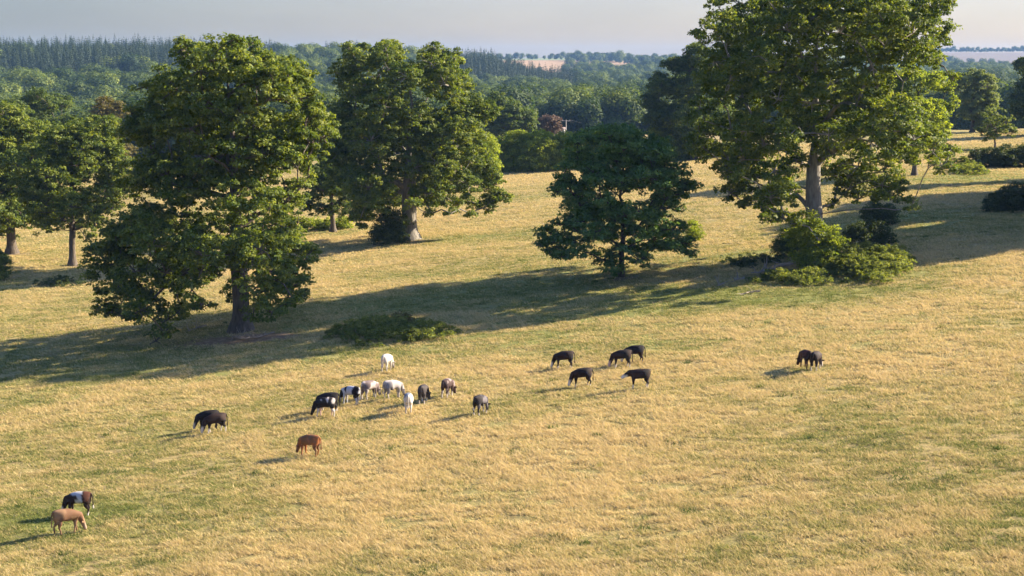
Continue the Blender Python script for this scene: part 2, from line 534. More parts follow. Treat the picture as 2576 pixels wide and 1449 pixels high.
def build_grass():
    rng = np.random.default_rng(3)
    n = 740000
    u = rng.random(n)
    d = 60 * (350 / 60) ** (u ** .92)
    x = rng.uniform(-.37, .37, n) * d
    out = rng.random(n) < .3
    x = np.where(out, np.sign(x) * rng.uniform(.37, .53, n) * d, x)
    den = .25 * fbm(x * .4, d * .4) + .75 * fbm(x * 1.7 + 40, d * 2.0)
    keep = (den > .38 + .12 * rng.random(n)) & (bare(x, d) < rng.random(n))
    x, d, den = x[keep], d[keep], den[keep]
    nt_ = len(x)
    gm = fbm(x * .045 + 7, d * .06) * .4 + fbm(x * .3 + 3, d * .45 + 11) * .35 + .25 * fbm(x * 1.1 + 3, d * 1.3 + 11)   # green-ness
    k = 7
    X = np.repeat(x, k) + rng.normal(0, .2, nt_ * k); Y = np.repeat(d, k) + rng.normal(0, .12, nt_ * k)
    D = np.repeat(d, k); G = np.repeat(gm + .22 * lush_and_shade(x, d), k)
    Z = ground(X, Y) - .02
    straw = np.clip((.54 - G) * 4.0 + .53 + rng.normal(0, .35, len(X)), 0, 1)
    h = (.09 + .16 * straw * rng.random(len(X)) + .20 * np.repeat(np.clip(den - .5, 0, .4), k)) * rng.uniform(.6, 1.3, len(X)) * 1.0
    w = .012 + .00022 * D
    lean = np.stack([rng.normal(-.6, .8, len(X)), rng.normal(-.15, .7, len(X)), np.ones(len(X))], 1)
    a = rng.uniform(0, math.pi, len(X))
    sd = np.stack([np.cos(a), np.sin(a) * .6, np.zeros(len(X))], 1) * w[:, None]
    # scattered coarse weeds: nettles, docks and dung-fed tufts
    nw = 260
    wd = 62 * (200 / 62) ** rng.random(nw); wx = rng.uniform(-.35, .35, nw) * wd
    kk = 45; rad = np.repeat(rng.uniform(.12, .42, nw), kk)
    XW = np.repeat(wx, kk) + rng.normal(0, 1, nw * kk) * rad; YW = np.repeat(wd, kk) + rng.normal(0, 1, nw * kk) * rad * .8
    hw = rng.uniform(.12, .32, nw * kk); ww = np.full(nw * kk, .03)
    aw = rng.uniform(0, math.pi, nw * kk)
    sdw = np.stack([np.cos(aw), np.sin(aw) * .6, np.zeros(nw * kk)], 1) * ww[:, None]
    leanw = np.stack([rng.normal(0, .5, nw * kk), rng.normal(0, .5, nw * kk), np.ones(nw * kk)], 1)
    X = np.concatenate([X, XW]); Y = np.concatenate([Y, YW]); Z = np.concatenate([Z, ground(XW, YW) - .02]); h = np.concatenate([h, hw])
    sd = np.concatenate([sd, sdw]); lean = np.concatenate([lean, leanw])
    P = np.stack([X, Y, Z], 1)
    V = np.stack([P - sd, P + sd, P + lean * h[:, None]], 1).reshape(-1, 3)
    Q = np.arange(len(X) * 3).reshape(-1, 3)
    T = np.clip(.12 + .60 * straw + rng.normal(0, .14, len(straw)), 0, 1)
    T = np.concatenate([T, np.repeat(np.where(rng.random(nw) < .7, 0, .25), kk)])
    o = mesh_obj('grass', V, Q, grass_mat(), attrs={'tint': ('FACE', T)})
    tag(o, 'dry straw and green grass tufts covering the cattle pasture', 'grass', kind='stuff')


build_grass()

# ------------------------------------------------------------------ parkland trees
make_tree('oak_tree', 'big oak left of centre with branches drooping almost to the ground', (608, 834), [
    (590, 165, 55), (510, 185, 50), (665, 190, 50), (480, 150, 34), (570, 122, 30), (612, 118, 26), (655, 150, 28), (700, 175, 30), (430, 235, 50), (735, 220, 50), (768, 190, 22),
    (375, 300, 50), (365, 225, 26), (550, 270, 75), (650, 300, 75), (795, 300, 48), (765, 250, 45), (470, 330, 70), (335, 345, 35), (400, 415, 62), (320, 290, 25), (815, 355, 30),
    (560, 390, 78), (700, 385, 72), (775, 400, 42), (335, 450, 45), (480, 485, 75), (620, 490, 78), (715, 510, 60), (350, 545, 60), (770, 450, 22),
    (290, 590, 52), (430, 590, 68), (555, 600, 72), (690, 605, 60), (735, 570, 30), (740, 680, 40), (262, 660, 46), (340, 680, 55), (240, 620, 28), (770, 640, 20),
    (440, 690, 50), (282, 735, 48), (390, 765, 42), (440, 785, 32), (250, 785, 24), (520, 690, 38), (690, 700, 50), (738, 735, 34), (400, 812, 24), (560, 760, 28), (675, 760, 24), (350, 735, 36), (640, 660, 50), (765, 700, 18), (225, 690, 18)],
    leaf=.27, r=.74, seed=1, extra=2.4, leaves=36, per_m2=4.6, clump=.7, top=.82, fork=.5)

make_tree('oak_tree', 'wide spreading oak in the middle distance with an ivy bush hugging its pale trunk', (1030, 603), [
    (900, 165, 38), (880, 130, 20), (970, 150, 36), (978, 122, 22), (1090, 160, 36), (1108, 132, 22), (1145, 150, 20), (1040, 200, 52), (885, 230, 50), (970, 250, 62), (1130, 225, 50), (1190, 265, 40), (845, 180, 26), (850, 290, 35),
    (865, 330, 46), (940, 345, 62), (1040, 330, 68), (1150, 335, 62), (1218, 285, 30), (850, 400, 45), (930, 440, 62), (1030, 420, 62), (1110, 410, 58), (1195, 390, 42),
    (860, 470, 45), (940, 510, 50), (1105, 485, 46), (1180, 470, 42), (1238, 470, 30), (1265, 497, 18), (1150, 520, 20), (1222, 518, 18), (900, 555, 30), (1060, 505, 26), (1232, 430, 22), (985, 500, 40, 3.5), (1090, 530, 16)],
    leaf=.30, r=.95, seed=2, extra=2.0, mat=OAK, bark=PALEBARK, leaves=32, per_m2=4.4, clump=.75)

make_tree('oak_tree', 'dark shaded tree with a thin trunk tucked behind the wide spreading oak', (838, 584), [
    (800, 465, 42), (850, 490, 40), (780, 515, 26), (840, 430, 40), (828, 535, 20), (885, 470, 35), (785, 440, 25), (870, 525, 22)],
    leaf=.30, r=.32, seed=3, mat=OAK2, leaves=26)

make_tree('maple_tree', 'small low maple with tiered flat branches in the shade in front of the far hedge', (1563, 697), [
    (1500, 352, 36), (1570, 350, 38), (1620, 372, 40), (1455, 400, 36), (1540, 410, 42), (1620, 420, 42), (1690, 425, 32), (1420, 450, 22), (1650, 455, 34), (1740, 470, 16),
    (1430, 480, 28), (1500, 478, 36), (1590, 486, 38), (1690, 486, 30), (1725, 475, 20), (1640, 540, 32), (1560, 550, 34), (1480, 550, 36), (1425, 568, 30), (1388, 592, 24), (1400, 480, 18),
    (1450, 615, 28), (1410, 640, 22), (1500, 600, 26), (1700, 570, 26), (1660, 598, 32), (1728, 616, 22), (1620, 638, 24), (1680, 628, 18), (1378, 632, 12), (1738, 640, 14), (1560, 618, 20), (1365, 610, 10), (1460, 350, 26), (1660, 385, 34), (1560, 460, 36), (1600, 580, 30), (1520, 645, 22), (1460, 520, 34), (1680, 520, 30), (1530, 520, 34), (1500, 440, 34)],
    leaf=.26, r=.27, seed=4, lobe_scale=1.22, mat=MAPLE, bark=BARK_D, sq=.55, clump=.6, per_m2=6.0, leaves=24, extra=1.9, deep=.85, top=.85, min_att=.12, flare=1.4)

make_tree('oak_tree', 'tallest oak, cut by the top edge, its thick pale trunk above a bramble mound', (2045, 655), [
    (1830, 15, 52), (1790, 80, 44), (1905, 50, 58), (1985, 0, 62), (2080, -15, 70), (2180, -5, 70), (2280, 15, 58), (2335, 60, 40), (2360, 20, 26), (1755, 95, 24),
    (1850, 150, 52), (1950, 140, 60), (2060, 105, 66), (2180, 110, 70), (2290, 130, 56), (2345, 150, 26), (1790, 215, 44), (1750, 260, 26), (2378, 195, 14),
    (1880, 250, 60), (1990, 245, 66), (2100, 235, 66), (2195, 240, 58), (1820, 315, 50), (1785, 375, 34), (1920, 345, 56), (2020, 330, 46), (2140, 330, 62),
    (2250, 345, 62), (2340, 345, 42), (2372, 392, 24), (1850, 400, 36), (1828, 430, 20), (1872, 478, 38), (1925, 450, 36), (1840, 495, 26), (1975, 450, 34, 4), (1955, 515, 20), (1925, 538, 14), (1900, 515, 22),
    (2180, 425, 52, 3), (2250, 445, 42, 5), (2150, 495, 36, 4), (2230, 495, 34, 5), (2290, 480, 28, 5), (2195, 522, 24, 6), (2150, 455, 40, 6), (2220, 465, 40, 1), (2265, 500, 28, 3), (2120, 520, 18, 4), (2180, 480, 36, 7), (2395, 385, 12), (2295, 400, 32), (1900, 465, 42), (1950, 488, 34, 1), (1990, 425, 34, 2), (1880, 515, 24), (1940, 545, 16), (1860, 455, 30), (1990, 490, 24, 3), (2095, 440, 30, 3), (2110, 400, 34, 4), (2005, 560, 12), (2305, 510, 14), (1900, 100, 50), (2010, 60, 55), (2120, 40, 60), (2230, 60, 60), (2010, 190, 55), (2150, 180, 60), (1910, 200, 50), (1790, 150, 34), (2190, 300, 55), (1900, 300, 50), (2000, 400, 30, -2), (2088, 385, 30, -2), (2045, 360, 34, -3), (2060, 290, 50, -4), (1760, 330, 30), (1730, 300, 20)],
    leaf=.28, r=.84, deep=1.2, seed=5, extra=2.0, bark=PALEBARK, leaves=34, per_m2=4.4, clump=.75, min_att=.17)

make_tree('oak_tree', 'dark rounded tree standing just behind the left side of the tallest oak', (1745, 402), [
    (1715, 160, 36), (1760, 150, 34), (1665, 215, 34), (1735, 225, 50), (1655, 280, 36), (1740, 300, 52), (1800, 200, 50), (1820, 290, 50), (1640, 300, 20), (1720, 340, 26), (1685, 170, 22), (1636, 262, 18)],
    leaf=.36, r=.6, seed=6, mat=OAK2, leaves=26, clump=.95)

make_tree('lime_tree', 'yellow green sunlit tree glowing behind the right side of the tallest oak', (2300, 442), [
    (2235, 205, 36), (2290, 195, 34), (2345, 220, 34), (2280, 270, 50), (2345, 290, 40), (2392, 262, 20), (2300, 350, 40), (2230, 290, 40), (2385, 225, 14), (2370, 330, 26), (2250, 240, 40)],
    leaf=.32, r=.35, seed=7, mat=BRIGHT, leaves=30, clump=.8)

make_tree('oak_tree', 'leftmost oak at the edge of the photo with a dark trunk at the frame', (30, 638), [
    (20, 300, 42), (75, 330, 42), (-45, 320, 50), (0, 390, 58), (80, 420, 46), (20, 480, 52), (-50, 470, 60), (90, 500, 40), (40, 545, 36), (-40, 560, 50), (108, 560, 20), (120, 380, 30), (125, 450, 26), (-100, 400, 60), (-110, 500, 50)],
    lobe_scale=1.25, leaf=.30, r=.6, seed=8, mat=OAK, leaves=30)
make_tree('oak_tree', 'small round oak second from the left with a short pale straight trunk', (183, 668), [(90, 480, 36), (330, 470, 20), (80, 400, 30), (245, 380, 44), 
    (200, 335, 42), (258, 340, 40), (150, 365, 44), (230, 415, 50), (298, 395, 28), (150, 445, 48), (288, 465, 34), (210, 500, 48), (125, 515, 36), (262, 535, 32), (180, 560, 26), (112, 565, 24), (232, 566, 22), (308, 440, 20), (300, 500, 22), (85, 540, 16)],
    lobe_scale=1.15, leaf=.28, r=.40, seed=9, mat=OAK, leaves=30)
make_tree('oak_tree', 'dark green tree topping the left group, farther back against the wooded valley', (100, 482), [
    (60, 265, 26), (112, 255, 26), (150, 272, 24), (18, 272, 24), (90, 318, 46), (150, 330, 36), (0, 320, 36), (85, 245, 14), (175, 300, 16), (-40, 300, 34), (50, 390, 40), (130, 390, 40)],
    leaf=.36, r=.45, seed=10, mat=OAK2, leaves=26, clump=.9)
make_tree('ash_tree', 'thin brownish tree with drying leaves behind the left side of the big oak', (275, 472), [
    (270, 262, 24), (300, 285, 26), (250, 298, 24), (290, 335, 32), (240, 345, 28), (265, 390, 34), (312, 380, 24)],
    leaf=.34, r=.3, seed=11, mat=BROWNLF, leaves=16, clump=.8, per_m2=4)
make_tree('oak_tree', 'dark domed tree on the right shoulder of the wide spreading oak, beyond the hedge', (1285, 362), [
    (1250, 262, 24), (1290, 262, 22), (1228, 290, 30), (1275, 288, 30), (1318, 300, 24), (1340, 315, 14), (1210, 305, 26), (1262, 320, 30), (1310, 330, 20)],
    leaf=.42, r=.4, seed=12, mat=OAK2, leaves=26, depth=400, clump=1.0)
make_tree('copper_beech', 'small reddish brown tree standing alone beyond the hedge', (1385, 352), [
    (1385, 300, 15), (1375, 315, 16), (1397, 318, 16), (1370, 300, 9), (1388, 332, 15), (1404, 308, 8)],
    leaf=.36, r=.22, seed=13, mat=COPPER, leaves=22, depth=430, clump=.8, per_m2=5)
make_tree('willow_tree', 'tall pale grey green tree beyond the brow at the right', (2445, 345), [
    (2452, 186, 16), (2425, 205, 22), (2480, 212, 24), (2440, 245, 30), (2488, 255, 26), (2425, 288, 26), (2470, 298, 32), (2402, 222, 12), (2405, 195, 14), (2505, 240, 12)],
    leaf=.36, r=.4, seed=14, mat=WILLOW, leaves=30, depth=352, clump=.8)
make_tree('hawthorn_tree', 'small vase shaped tree with a short stem on the brow above the brambles', (2503, 374), [
    (2500, 288, 18), (2480, 315, 22), (2525, 315, 20), (2502, 336, 22), (2545, 330, 12), (2465, 335, 10)],
    leaf=.28, r=.16, seed=15, mat=OAK, leaves=24, clump=.55, sq=1.0)
make_tree('oak_tree', 'dark tree cut by the right edge of the photo on the brow', (2598, 352), [
    (2575, 165, 16), (2595, 195, 26), (2560, 255, 22), (2590, 295, 38), (2550, 285, 16), (2600, 240, 36), (2640, 220, 40), (2640, 280, 40)],
    leaf=.34, r=.4, seed=16, mat=OAK2, leaves=28, depth=330, clump=.85)
# two oaks just outside the right edge; only their long shadows reach the picture
make_tree('oak_tree', 'oak beyond the right edge whose long shadow crosses the pasture', (2890, 508), [
    (2790, 210, 70), (2890, 180, 75), (2990, 220, 70), (2780, 310, 75), (2900, 310, 80), (3000, 330, 70), (2890, 110, 60), (2770, 400, 60), (3000, 420, 60), (2890, 420, 70), (2820, 140, 50)],
    leaf=.5, r=.6, seed=17, mat=OAK2, leaves=16, extra=2.5, deep=1.35)

make_tree('oak_tree', 'nearest oak beyond the right edge whose shadow edge falls beside the bramble mound', (2870, 585), [
    (2770, 260, 60), (2870, 230, 70), (2970, 270, 70), (2760, 350, 60), (2880, 350, 75), (2980, 380, 70), (2870, 160, 60), (2760, 440, 55), (2980, 480, 60), (2870, 480, 70)],
    leaf=.5, r=.6, seed=19, mat=OAK2, leaves=16, extra=2.5, deep=1.35)

for nm, (vx0, vy0), sd in (('third', (2900, 547), 20), ('fourth', (2930, 478), 21)):
    make_tree('oak_tree', nm + ' oak of the belt outside the right edge that shades the slope', (vx0, vy0), [
        (vx0 - 90, vy0 - 300, 60), (vx0, vy0 - 340, 65), (vx0 + 90, vy0 - 300, 60), (vx0 - 95, vy0 - 210, 60), (vx0, vy0 - 200, 70), (vx0 + 100, vy0 - 200, 60), (vx0 - 80, vy0 - 120, 50), (vx0 + 90, vy0 - 110, 50)],
        leaf=.5, r=.5, seed=sd, mat=OAK2, leaves=16, extra=2.5, deep=1.35)

make_tree('oak_tree', 'second oak beyond the right edge whose shadow falls on the brambles', (2860, 445), [
    (2780, 230, 40), (2860, 200, 50), (2930, 240, 40), (2820, 300, 50), (2900, 310, 50), (2860, 150, 40), (2800, 360, 40), (2910, 370, 40)],
    leaf=.5, r=.5, seed=18, mat=OAK2, leaves=16, extra=1)


# ------------------------------------------------------------------ bushes
def make_bush(name, label, lobes, mat, leaf=.16, cat='bush', group=None, clump=.35, per_m2=9, leaves=20, base=None, deep=1.0, sq=.8, seed=0, stems=True, hollow=False, extra=1):
    """lobes: (vx, vy_centre, r_px); base: (vx, vy) of the foot"""
    rng = np.random.default_rng(500 + seed)
    bx, by, bz = hit(*base)
    full = []
    for i, (vx, vy, r) in enumerate(lobes):
        r = r * 1.25
        kx, kz = ray(vx, vy)
        R = r * by / F / CP
        x = kx * by - bx; z = EYE + kz * by - bz
        y = rng.uniform(-.4, .4) * R * deep
        full.append((x, y, z, R))
        full.append((x + rng.normal(0, .15 * R), y - .35 * R, z * .35, R * .95))
        for j in range(extra):
            full.append((x * rng.uniform(.8, 1) + rng.normal(0, .2 * R), (1 if j % 2 == 0 else -1) * rng.uniform(.4, .9) * R * deep * 1.2, z * rng.uniform(.8, .95), R * rng.uniform(.7, .95)))
    zf = lambda P: ground(P[:, 0] + bx, P[:, 1] + by) - bz + .02
    V, Q, T, CL = foliage(full, leaf * .95, clump * 1.1, per_m2 * 1.8, leaves * 2.0, sq, rng, zmin=zf, shell=(.6, 1.0))
    root = empty(name, (bx, by, bz)); tag(root, label, cat, group)
    mesh_obj('foliage', V, Q, mat, root, attrs={'tint': ('FACE', T)})
    segs = []
    for (x, y, z, R) in full:
        x0, y0 = x * .04, y * .04
        zb = gz(x0 + bx, y0 + by) - bz - .1
        for j in range(1):
            e = np.array([x, y, z]) + rng.normal(0, .5, 3) * R
            e[2] = max(e[2], zb + .3)
            segs.append((np.array([x0, y0, zb]), e, .02, .008))
    Vs, Qs = frusta(segs, 4)
    mesh_obj('stems', Vs, Qs, BARK_D, root)
    return root


def make_patch(name, label, centre, half, r, n, mat, leaf=.14, clump=.26, per_m2=16, leaves=34, cat='bramble', seed=0, height=.9, taper=.55):
    """low spreading cover over an ellipse of ground given by sight lines (centre, half sizes)"""
    rng = np.random.default_rng(700 + seed)
    bx, by, bz = hit(centre[0], centre[1] + half[1] * .3)
    full = []
    for i in range(n):
        a = rng.uniform(0, 2 * math.pi); q = math.sqrt(rng.random())
        q *= 1 + .18 * math.sin(3 * a + seed) + .10 * math.sin(5 * a)
        x, y, z = hit(centre[0] + half[0] * q * math.cos(a), centre[1] + half[1] * q * math.sin(a))
        R = r * rng.uniform(.7, 1.2) * (1 - taper * min(q, 1) ** 2)
        full.append((x - bx, y - by, z - bz + R * height * .35, R))
    zf = lambda P: ground(P[:, 0] + bx, P[:, 1] + by) - bz + .01
    V, Q, T, CL = foliage(full, leaf, clump, per_m2, leaves, height, rng, zmin=zf, shell=(.6, 1.05))
    root = empty(name, (bx, by, bz)); tag(root, label, cat)
    mesh_obj('foliage', V, Q, mat, root, attrs={'tint': ('FACE', T)})


HG = 'bushes of the tall hedge behind the maple'
make_bush('hedge_bush', 'long dark hedge bush with a sunlit top between the wide oak and the maple', [(1250, 385, 38), (1300, 375, 42), (1350, 372, 40), (1400, 385, 38), (1270, 410, 26), (1330, 408, 30), (1390, 412, 24), (1420, 360, 26), (1370, 345, 16), (1310, 345, 16)], BRIGHT, leaf=.36, clump=.8, per_m2=5, base=(1330, 430), group=HG, seed=1)
make_bush('hedge_bush', 'hedge bush seen above the crown of the maple', [(1470, 370, 34), (1520, 360, 36), (1570, 355, 34), (1620, 378, 24), (1545, 340, 14), (1500, 390, 26), (1600, 392, 22)], BRIGHT, leaf=.36, clump=.8, per_m2=5, base=(1540, 412), group=HG, seed=2)
make_bush('hedge_bush', 'bright yellow green round topped hedge bush left of the tallest oak', [(1680, 320, 26), (1660, 340, 24), (1710, 335, 22), (1685, 360, 30), (1725, 350, 18)], BRIGHT, leaf=.36, clump=.8, per_m2=5, base=(1690, 405), group=HG, seed=3)
make_bush('hedge_bush', 'low dark hedge bush at the foot of the dark rounded tree', [(1660, 385, 24), (1710, 380, 26), (1755, 372, 24), (1790, 380, 20), (1830, 380, 22), (1870, 376, 22)], OAK, leaf=.36, clump=.8, per_m2=5, base=(1740, 402), group=HG, seed=4)
make_bush('shrub', 'tall rounded bright green shrub at the right flank of the wide spreading oak', [(1215, 380, 34), (1225, 415, 28), (1205, 430, 28), (1218, 355, 20)], BRIGHT, leaf=.28, clump=.6, per_m2=6, base=(1212, 462), seed=5)
make_bush('shrub', 'dark ivy covered bush leaning on the trunk of the wide spreading oak', [(975, 570, 30), (955, 588, 22), (1000, 560, 26), (985, 540, 24), (1000, 590, 14)], BRAMBLE_D, leaf=.22, clump=.5, per_m2=7, base=(980, 612), seed=6)
make_bush('shrub', 'low bright yellow green hedge showing between the big oak and the wide oak', [(790, 565, 16), (830, 562, 16), (870, 560, 14), (760, 568, 12)], BRIGHT, leaf=.26, clump=.5, per_m2=8, base=(820, 578), seed=7)
make_bush('shrub', 'small round yellow green bush right of the maple crown', [(1745, 575, 17), (1738, 590, 14), (1755, 590, 12)], BRIGHT, leaf=.18, clump=.35, base=(1746, 607), seed=8)
make_bush('elder_bush', 'leafy yellow green bush growing at the foot of the tallest oak trunk', [(2040, 575, 26), (2075, 590, 26), (2010, 590, 26), (2050, 610, 34), (2095, 620, 24), (2115, 610, 14), (2045, 555, 14), (2085, 635, 22)], BRIGHT, leaf=.20, clump=.5, base=(2066, 684), seed=9, leaves=22)
make_bush('elder_bush', 'darker green bush on the left flank of the yellow green bush', [(1975, 600, 22), (1990, 620, 22), (1965, 620, 18), (2005, 600, 18)], OAK2, leaf=.20, clump=.45, base=(1985, 648), seed=10)
make_patch('bramble_mound', 'large sunlit bramble mound at the foot of the tallest oak', (2185, 680), (100, 32), 1.9, 80, BRAMBLE, seed=11, height=.85, taper=.45)
make_patch('bramble_mound', 'low yellowish bramble patch in front of the fallen log', (2005, 706), (110, 15), 1.0, 70, BRAMBLE, seed=12, height=.8)
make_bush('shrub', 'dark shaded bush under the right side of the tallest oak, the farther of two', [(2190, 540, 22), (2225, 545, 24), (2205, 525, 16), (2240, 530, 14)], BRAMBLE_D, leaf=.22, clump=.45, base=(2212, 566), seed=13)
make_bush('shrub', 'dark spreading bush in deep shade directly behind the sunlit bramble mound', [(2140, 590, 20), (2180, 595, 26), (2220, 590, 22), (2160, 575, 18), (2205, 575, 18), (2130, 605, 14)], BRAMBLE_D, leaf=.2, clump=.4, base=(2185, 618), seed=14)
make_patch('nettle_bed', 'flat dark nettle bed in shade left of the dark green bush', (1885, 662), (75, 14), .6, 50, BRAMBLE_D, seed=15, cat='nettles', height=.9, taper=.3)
make_bush('bramble_mound', 'dense dark bramble thicket on the brow below the small vase shaped tree', [(2460, 400, 16), (2490, 392, 22), (2530, 388, 24), (2565, 392, 24), (2510, 405, 18), (2550, 408, 16), (2450, 385, 12), (2590, 385, 24)], BRAMBLE_D, leaf=.24, clump=.45, base=(2515, 420), seed=16, cat='bramble')
make_patch('bramble_mound', 'low grassy brown and green mound in front of the bramble thicket', (2440, 434), (42, 9), 1.6, 30, BRAMBLE, seed=17, height=.7, leaf=.18, clump=.35, per_m2=10)
make_bush('bramble_mound', 'pale weedy scrub left of the bramble thicket', [(2400, 405, 10), (2425, 402, 12), (2440, 408, 10), (2380, 410, 8), (2350, 412, 8)], BRAMBLE, leaf=.2, clump=.3, base=(2400, 416), per_m2=10, seed=18, sq=.6, cat='bramble')
make_bush('shrub', 'broad dark bush in the shade at the right edge of the photo', [(2500, 505, 20), (2535, 495, 28), (2570, 490, 32), (2520, 520, 14), (2560, 515, 20), (2600, 500, 30), (2485, 518, 10)], BRAMBLE_D, leaf=.2, clump=.4, base=(2540, 530), seed=19)
make_patch('bramble_mound', 'oval bramble island in the big shadow behind the herd', (985, 842), (165, 32), 1.05, 130, BRAMBLE, seed=20, height=.85, leaf=.13)
make_patch('dead_bramble', 'brown withered patch of dead stems in the middle of the bramble island', (1020, 822), (52, 13), .85, 26, BROWNLF, seed=21, height=1.25, leaves=14, leaf=.12)
make_bush('shrub', 'dark leafy bush cut by the left edge of the photo', [(-15, 665, 26), (0, 685, 18), (-25, 650, 30), (5, 655, 14)], OAK2, leaf=.2, clump=.4, base=(-10, 706), seed=22)
make_patch('weed_clump', 'low dark weed clump in the shade left of the big oak', (152, 716), (66, 10), .8, 36, BRAMBLE_D, seed=23, cat='weeds', height=.8)


# ------------------------------------------------------------------ dead wood
def branchy(name, label, pts, r, cat, twigs=5, seed=0, mat=DEADWOOD, lift=.1):
    """pts: (vx, vy) foot points along the log"""
    rng = np.random.default_rng(900 + seed)
    W = [np.array(hit(*p)) for p in pts]
    o0 = W[0].copy()
    P = [w - o0 + np.array([0, 0, lift]) for w in W]
    fine = []
    for a, b in zip(P[:-1], P[1:]):
        for s in range(4): fine.append(a + (b - a) * s / 4 + rng.normal(0, r * .3, 3) * (s > 0))
    fine.append(P[-1])
    n = len(fine) - 1
    segs = [(fine[i], fine[i + 1], r * (1 - .75 * i / n), r * (1 - .75 * (i + 1) / n)) for i in range(n)]
    for k in range(twigs):
        a = fine[rng.integers(1, n)]
        d = rng.normal(0, 1, 3); d[2] = abs(d[2]) * .6 + .1; d /= np.linalg.norm(d)
        m = a + d * rng.uniform(.3, .9); e = m + (d + rng.normal(0, .5, 3)) * rng.uniform(.3, .7)
        segs += [(a, m, r * .35, r * .22), (m, e, r * .22, r * .08)]
    V, Q = frusta(segs, 7)
    o = mesh_obj(name, V, Q, mat, loc=tuple(o0), smooth_sh=True)
    tag(o, label, cat)


branchy('fallen_log', 'thick fallen log lying against the bramble patch below the tallest oak', [(2000, 668), (1962, 678), (1928, 688), (1890, 696)], .22, 'log', 7, 1, lift=.35)
branchy('fallen_branch', 'forked grey branch lying in the shadow left of the fallen log', [(1872, 702), (1855, 706), (1842, 712)], .12, 'branch', 5, 2)
branchy('fallen_branch', 'short pale broken branch farthest left of the dead wood', [(1820, 716), (1803, 722)], .10, 'branch', 4, 3)
branchy('fallen_branch', 'thin dead branch lying on the sunlit grass in front of the bramble patch', [(1912, 735), (1885, 738), (1862, 744)], .08, 'branch', 5, 4)
branchy('fallen_branch', 'thin stick lying on the bright grass under the brow at the right', [(2395, 468), (2380, 470), (2362, 474)], .10, 'branch', 2, 5, BARK_D)
branchy('fallen_branch', 'pale fallen branches behind the foot of the big oak', [(520, 822), (495, 828), (470, 836)], .09, 'branch', 8, 6)
branchy('brushwood', 'tangle of bleached dead twigs in front of the big oak trunk', [(690, 838), (650, 850), (610, 856), (590, 852)], .06, 'brushwood', 46, 7)


# ------------------------------------------------------------------ valley woods
def proto_broad(rng, R=6.0, H=15.0, nl=20, per=90, leaf=.85):
    lob = []
    for i in range(nl):
        a = rng.uniform(0, 2 * math.pi); q = rng.uniform(0, 1) ** .6
        z = H * rng.uniform(.30, .90)
        lim = R * math.sqrt(max(0.05, 1 - ((z / H - .52) / .5) ** 2))
        if i == 0: q = 0; z = H * .55
        lob.append((lim * .72 * q * math.cos(a), lim * .72 * q * math.sin(a), z, R * rng.uniform(.30, .48)))
    P, O, T = [], [], []
    for (lx, ly, lz, lr) in lob:
        n = int(11 * lr * lr) + 20
        u = rng.normal(0, 1, (n, 3)); u[:, 2] += .35; u /= np.linalg.norm(u, axis=1, keepdims=True)
        p = np.array([lx, ly, lz]) + u * lr * rng.uniform(.82, 1.08, (n, 1)) * np.array([1, 1, .85])
        P.append(p); o = u * .8 + (p - np.array([0, 0, H * .45])) / H * .9
        O.append(o / np.linalg.norm(o, axis=1, keepdims=True) * 2.0); T.append(np.clip(rng.random() * .5 + rng.random(n) * .5, 0, 1))
    P = np.concatenate(P); O = np.concatenate(O); T = np.concatenate(T)
    V = leaf_quads(P, O, leaf, up=.2, rnd=.55, asp=.8, rng=rng)
    return V, np.arange(len(P) * 4).reshape(-1, 4), T


def proto_conifer(rng, H=22.0, R=3.0, leaf=.8):
    n = 1000
    t = rng.random(n) ** .6                   # 0 top .. 1 bottom
    z = H * (1 - t * .88)
    whorl = (np.round(z / 1.3) * 1.3 + z) / 2
    a = rng.uniform(0, 2 * math.pi, n)
    rad = (R * t ** .9 + .05) * (1 + .18 * np.sin(a * 3 + z)) * rng.uniform(.72, 1.0, n)
    P = np.stack([rad * np.cos(a), rad * np.sin(a), whorl - rad * .22], 1)
    O = np.stack([np.cos(a), np.sin(a), np.full(n, .45)], 1) * 1.6
    V = leaf_quads(P, O, leaf * (.45 + .6 * t), up=.2, rnd=.5, asp=.7, rng=rng)
    return V, np.arange(n * 4).reshape(-1, 4), rng.random(n)


prng = np.random.default_rng(77)
broad, conif = [], []
for i in range(5):
    R = [7.5, 9, 6.8, 9.5, 8.2][i]; H = [15, 17, 14, 18, 16][i]
    broad.append((proto_broad(prng, R, H), R, H))
for i in range(4):
    H = [23, 20, 25, 21][i]
    conif.append((proto_conifer(prng, H, [4.4, 3.9, 4.9, 4.2][i]), H))


def in_view(x, y, pad=60):
    vx = CX + F * x / y
    return (vx > -pad) & (vx < 2576 + pad)


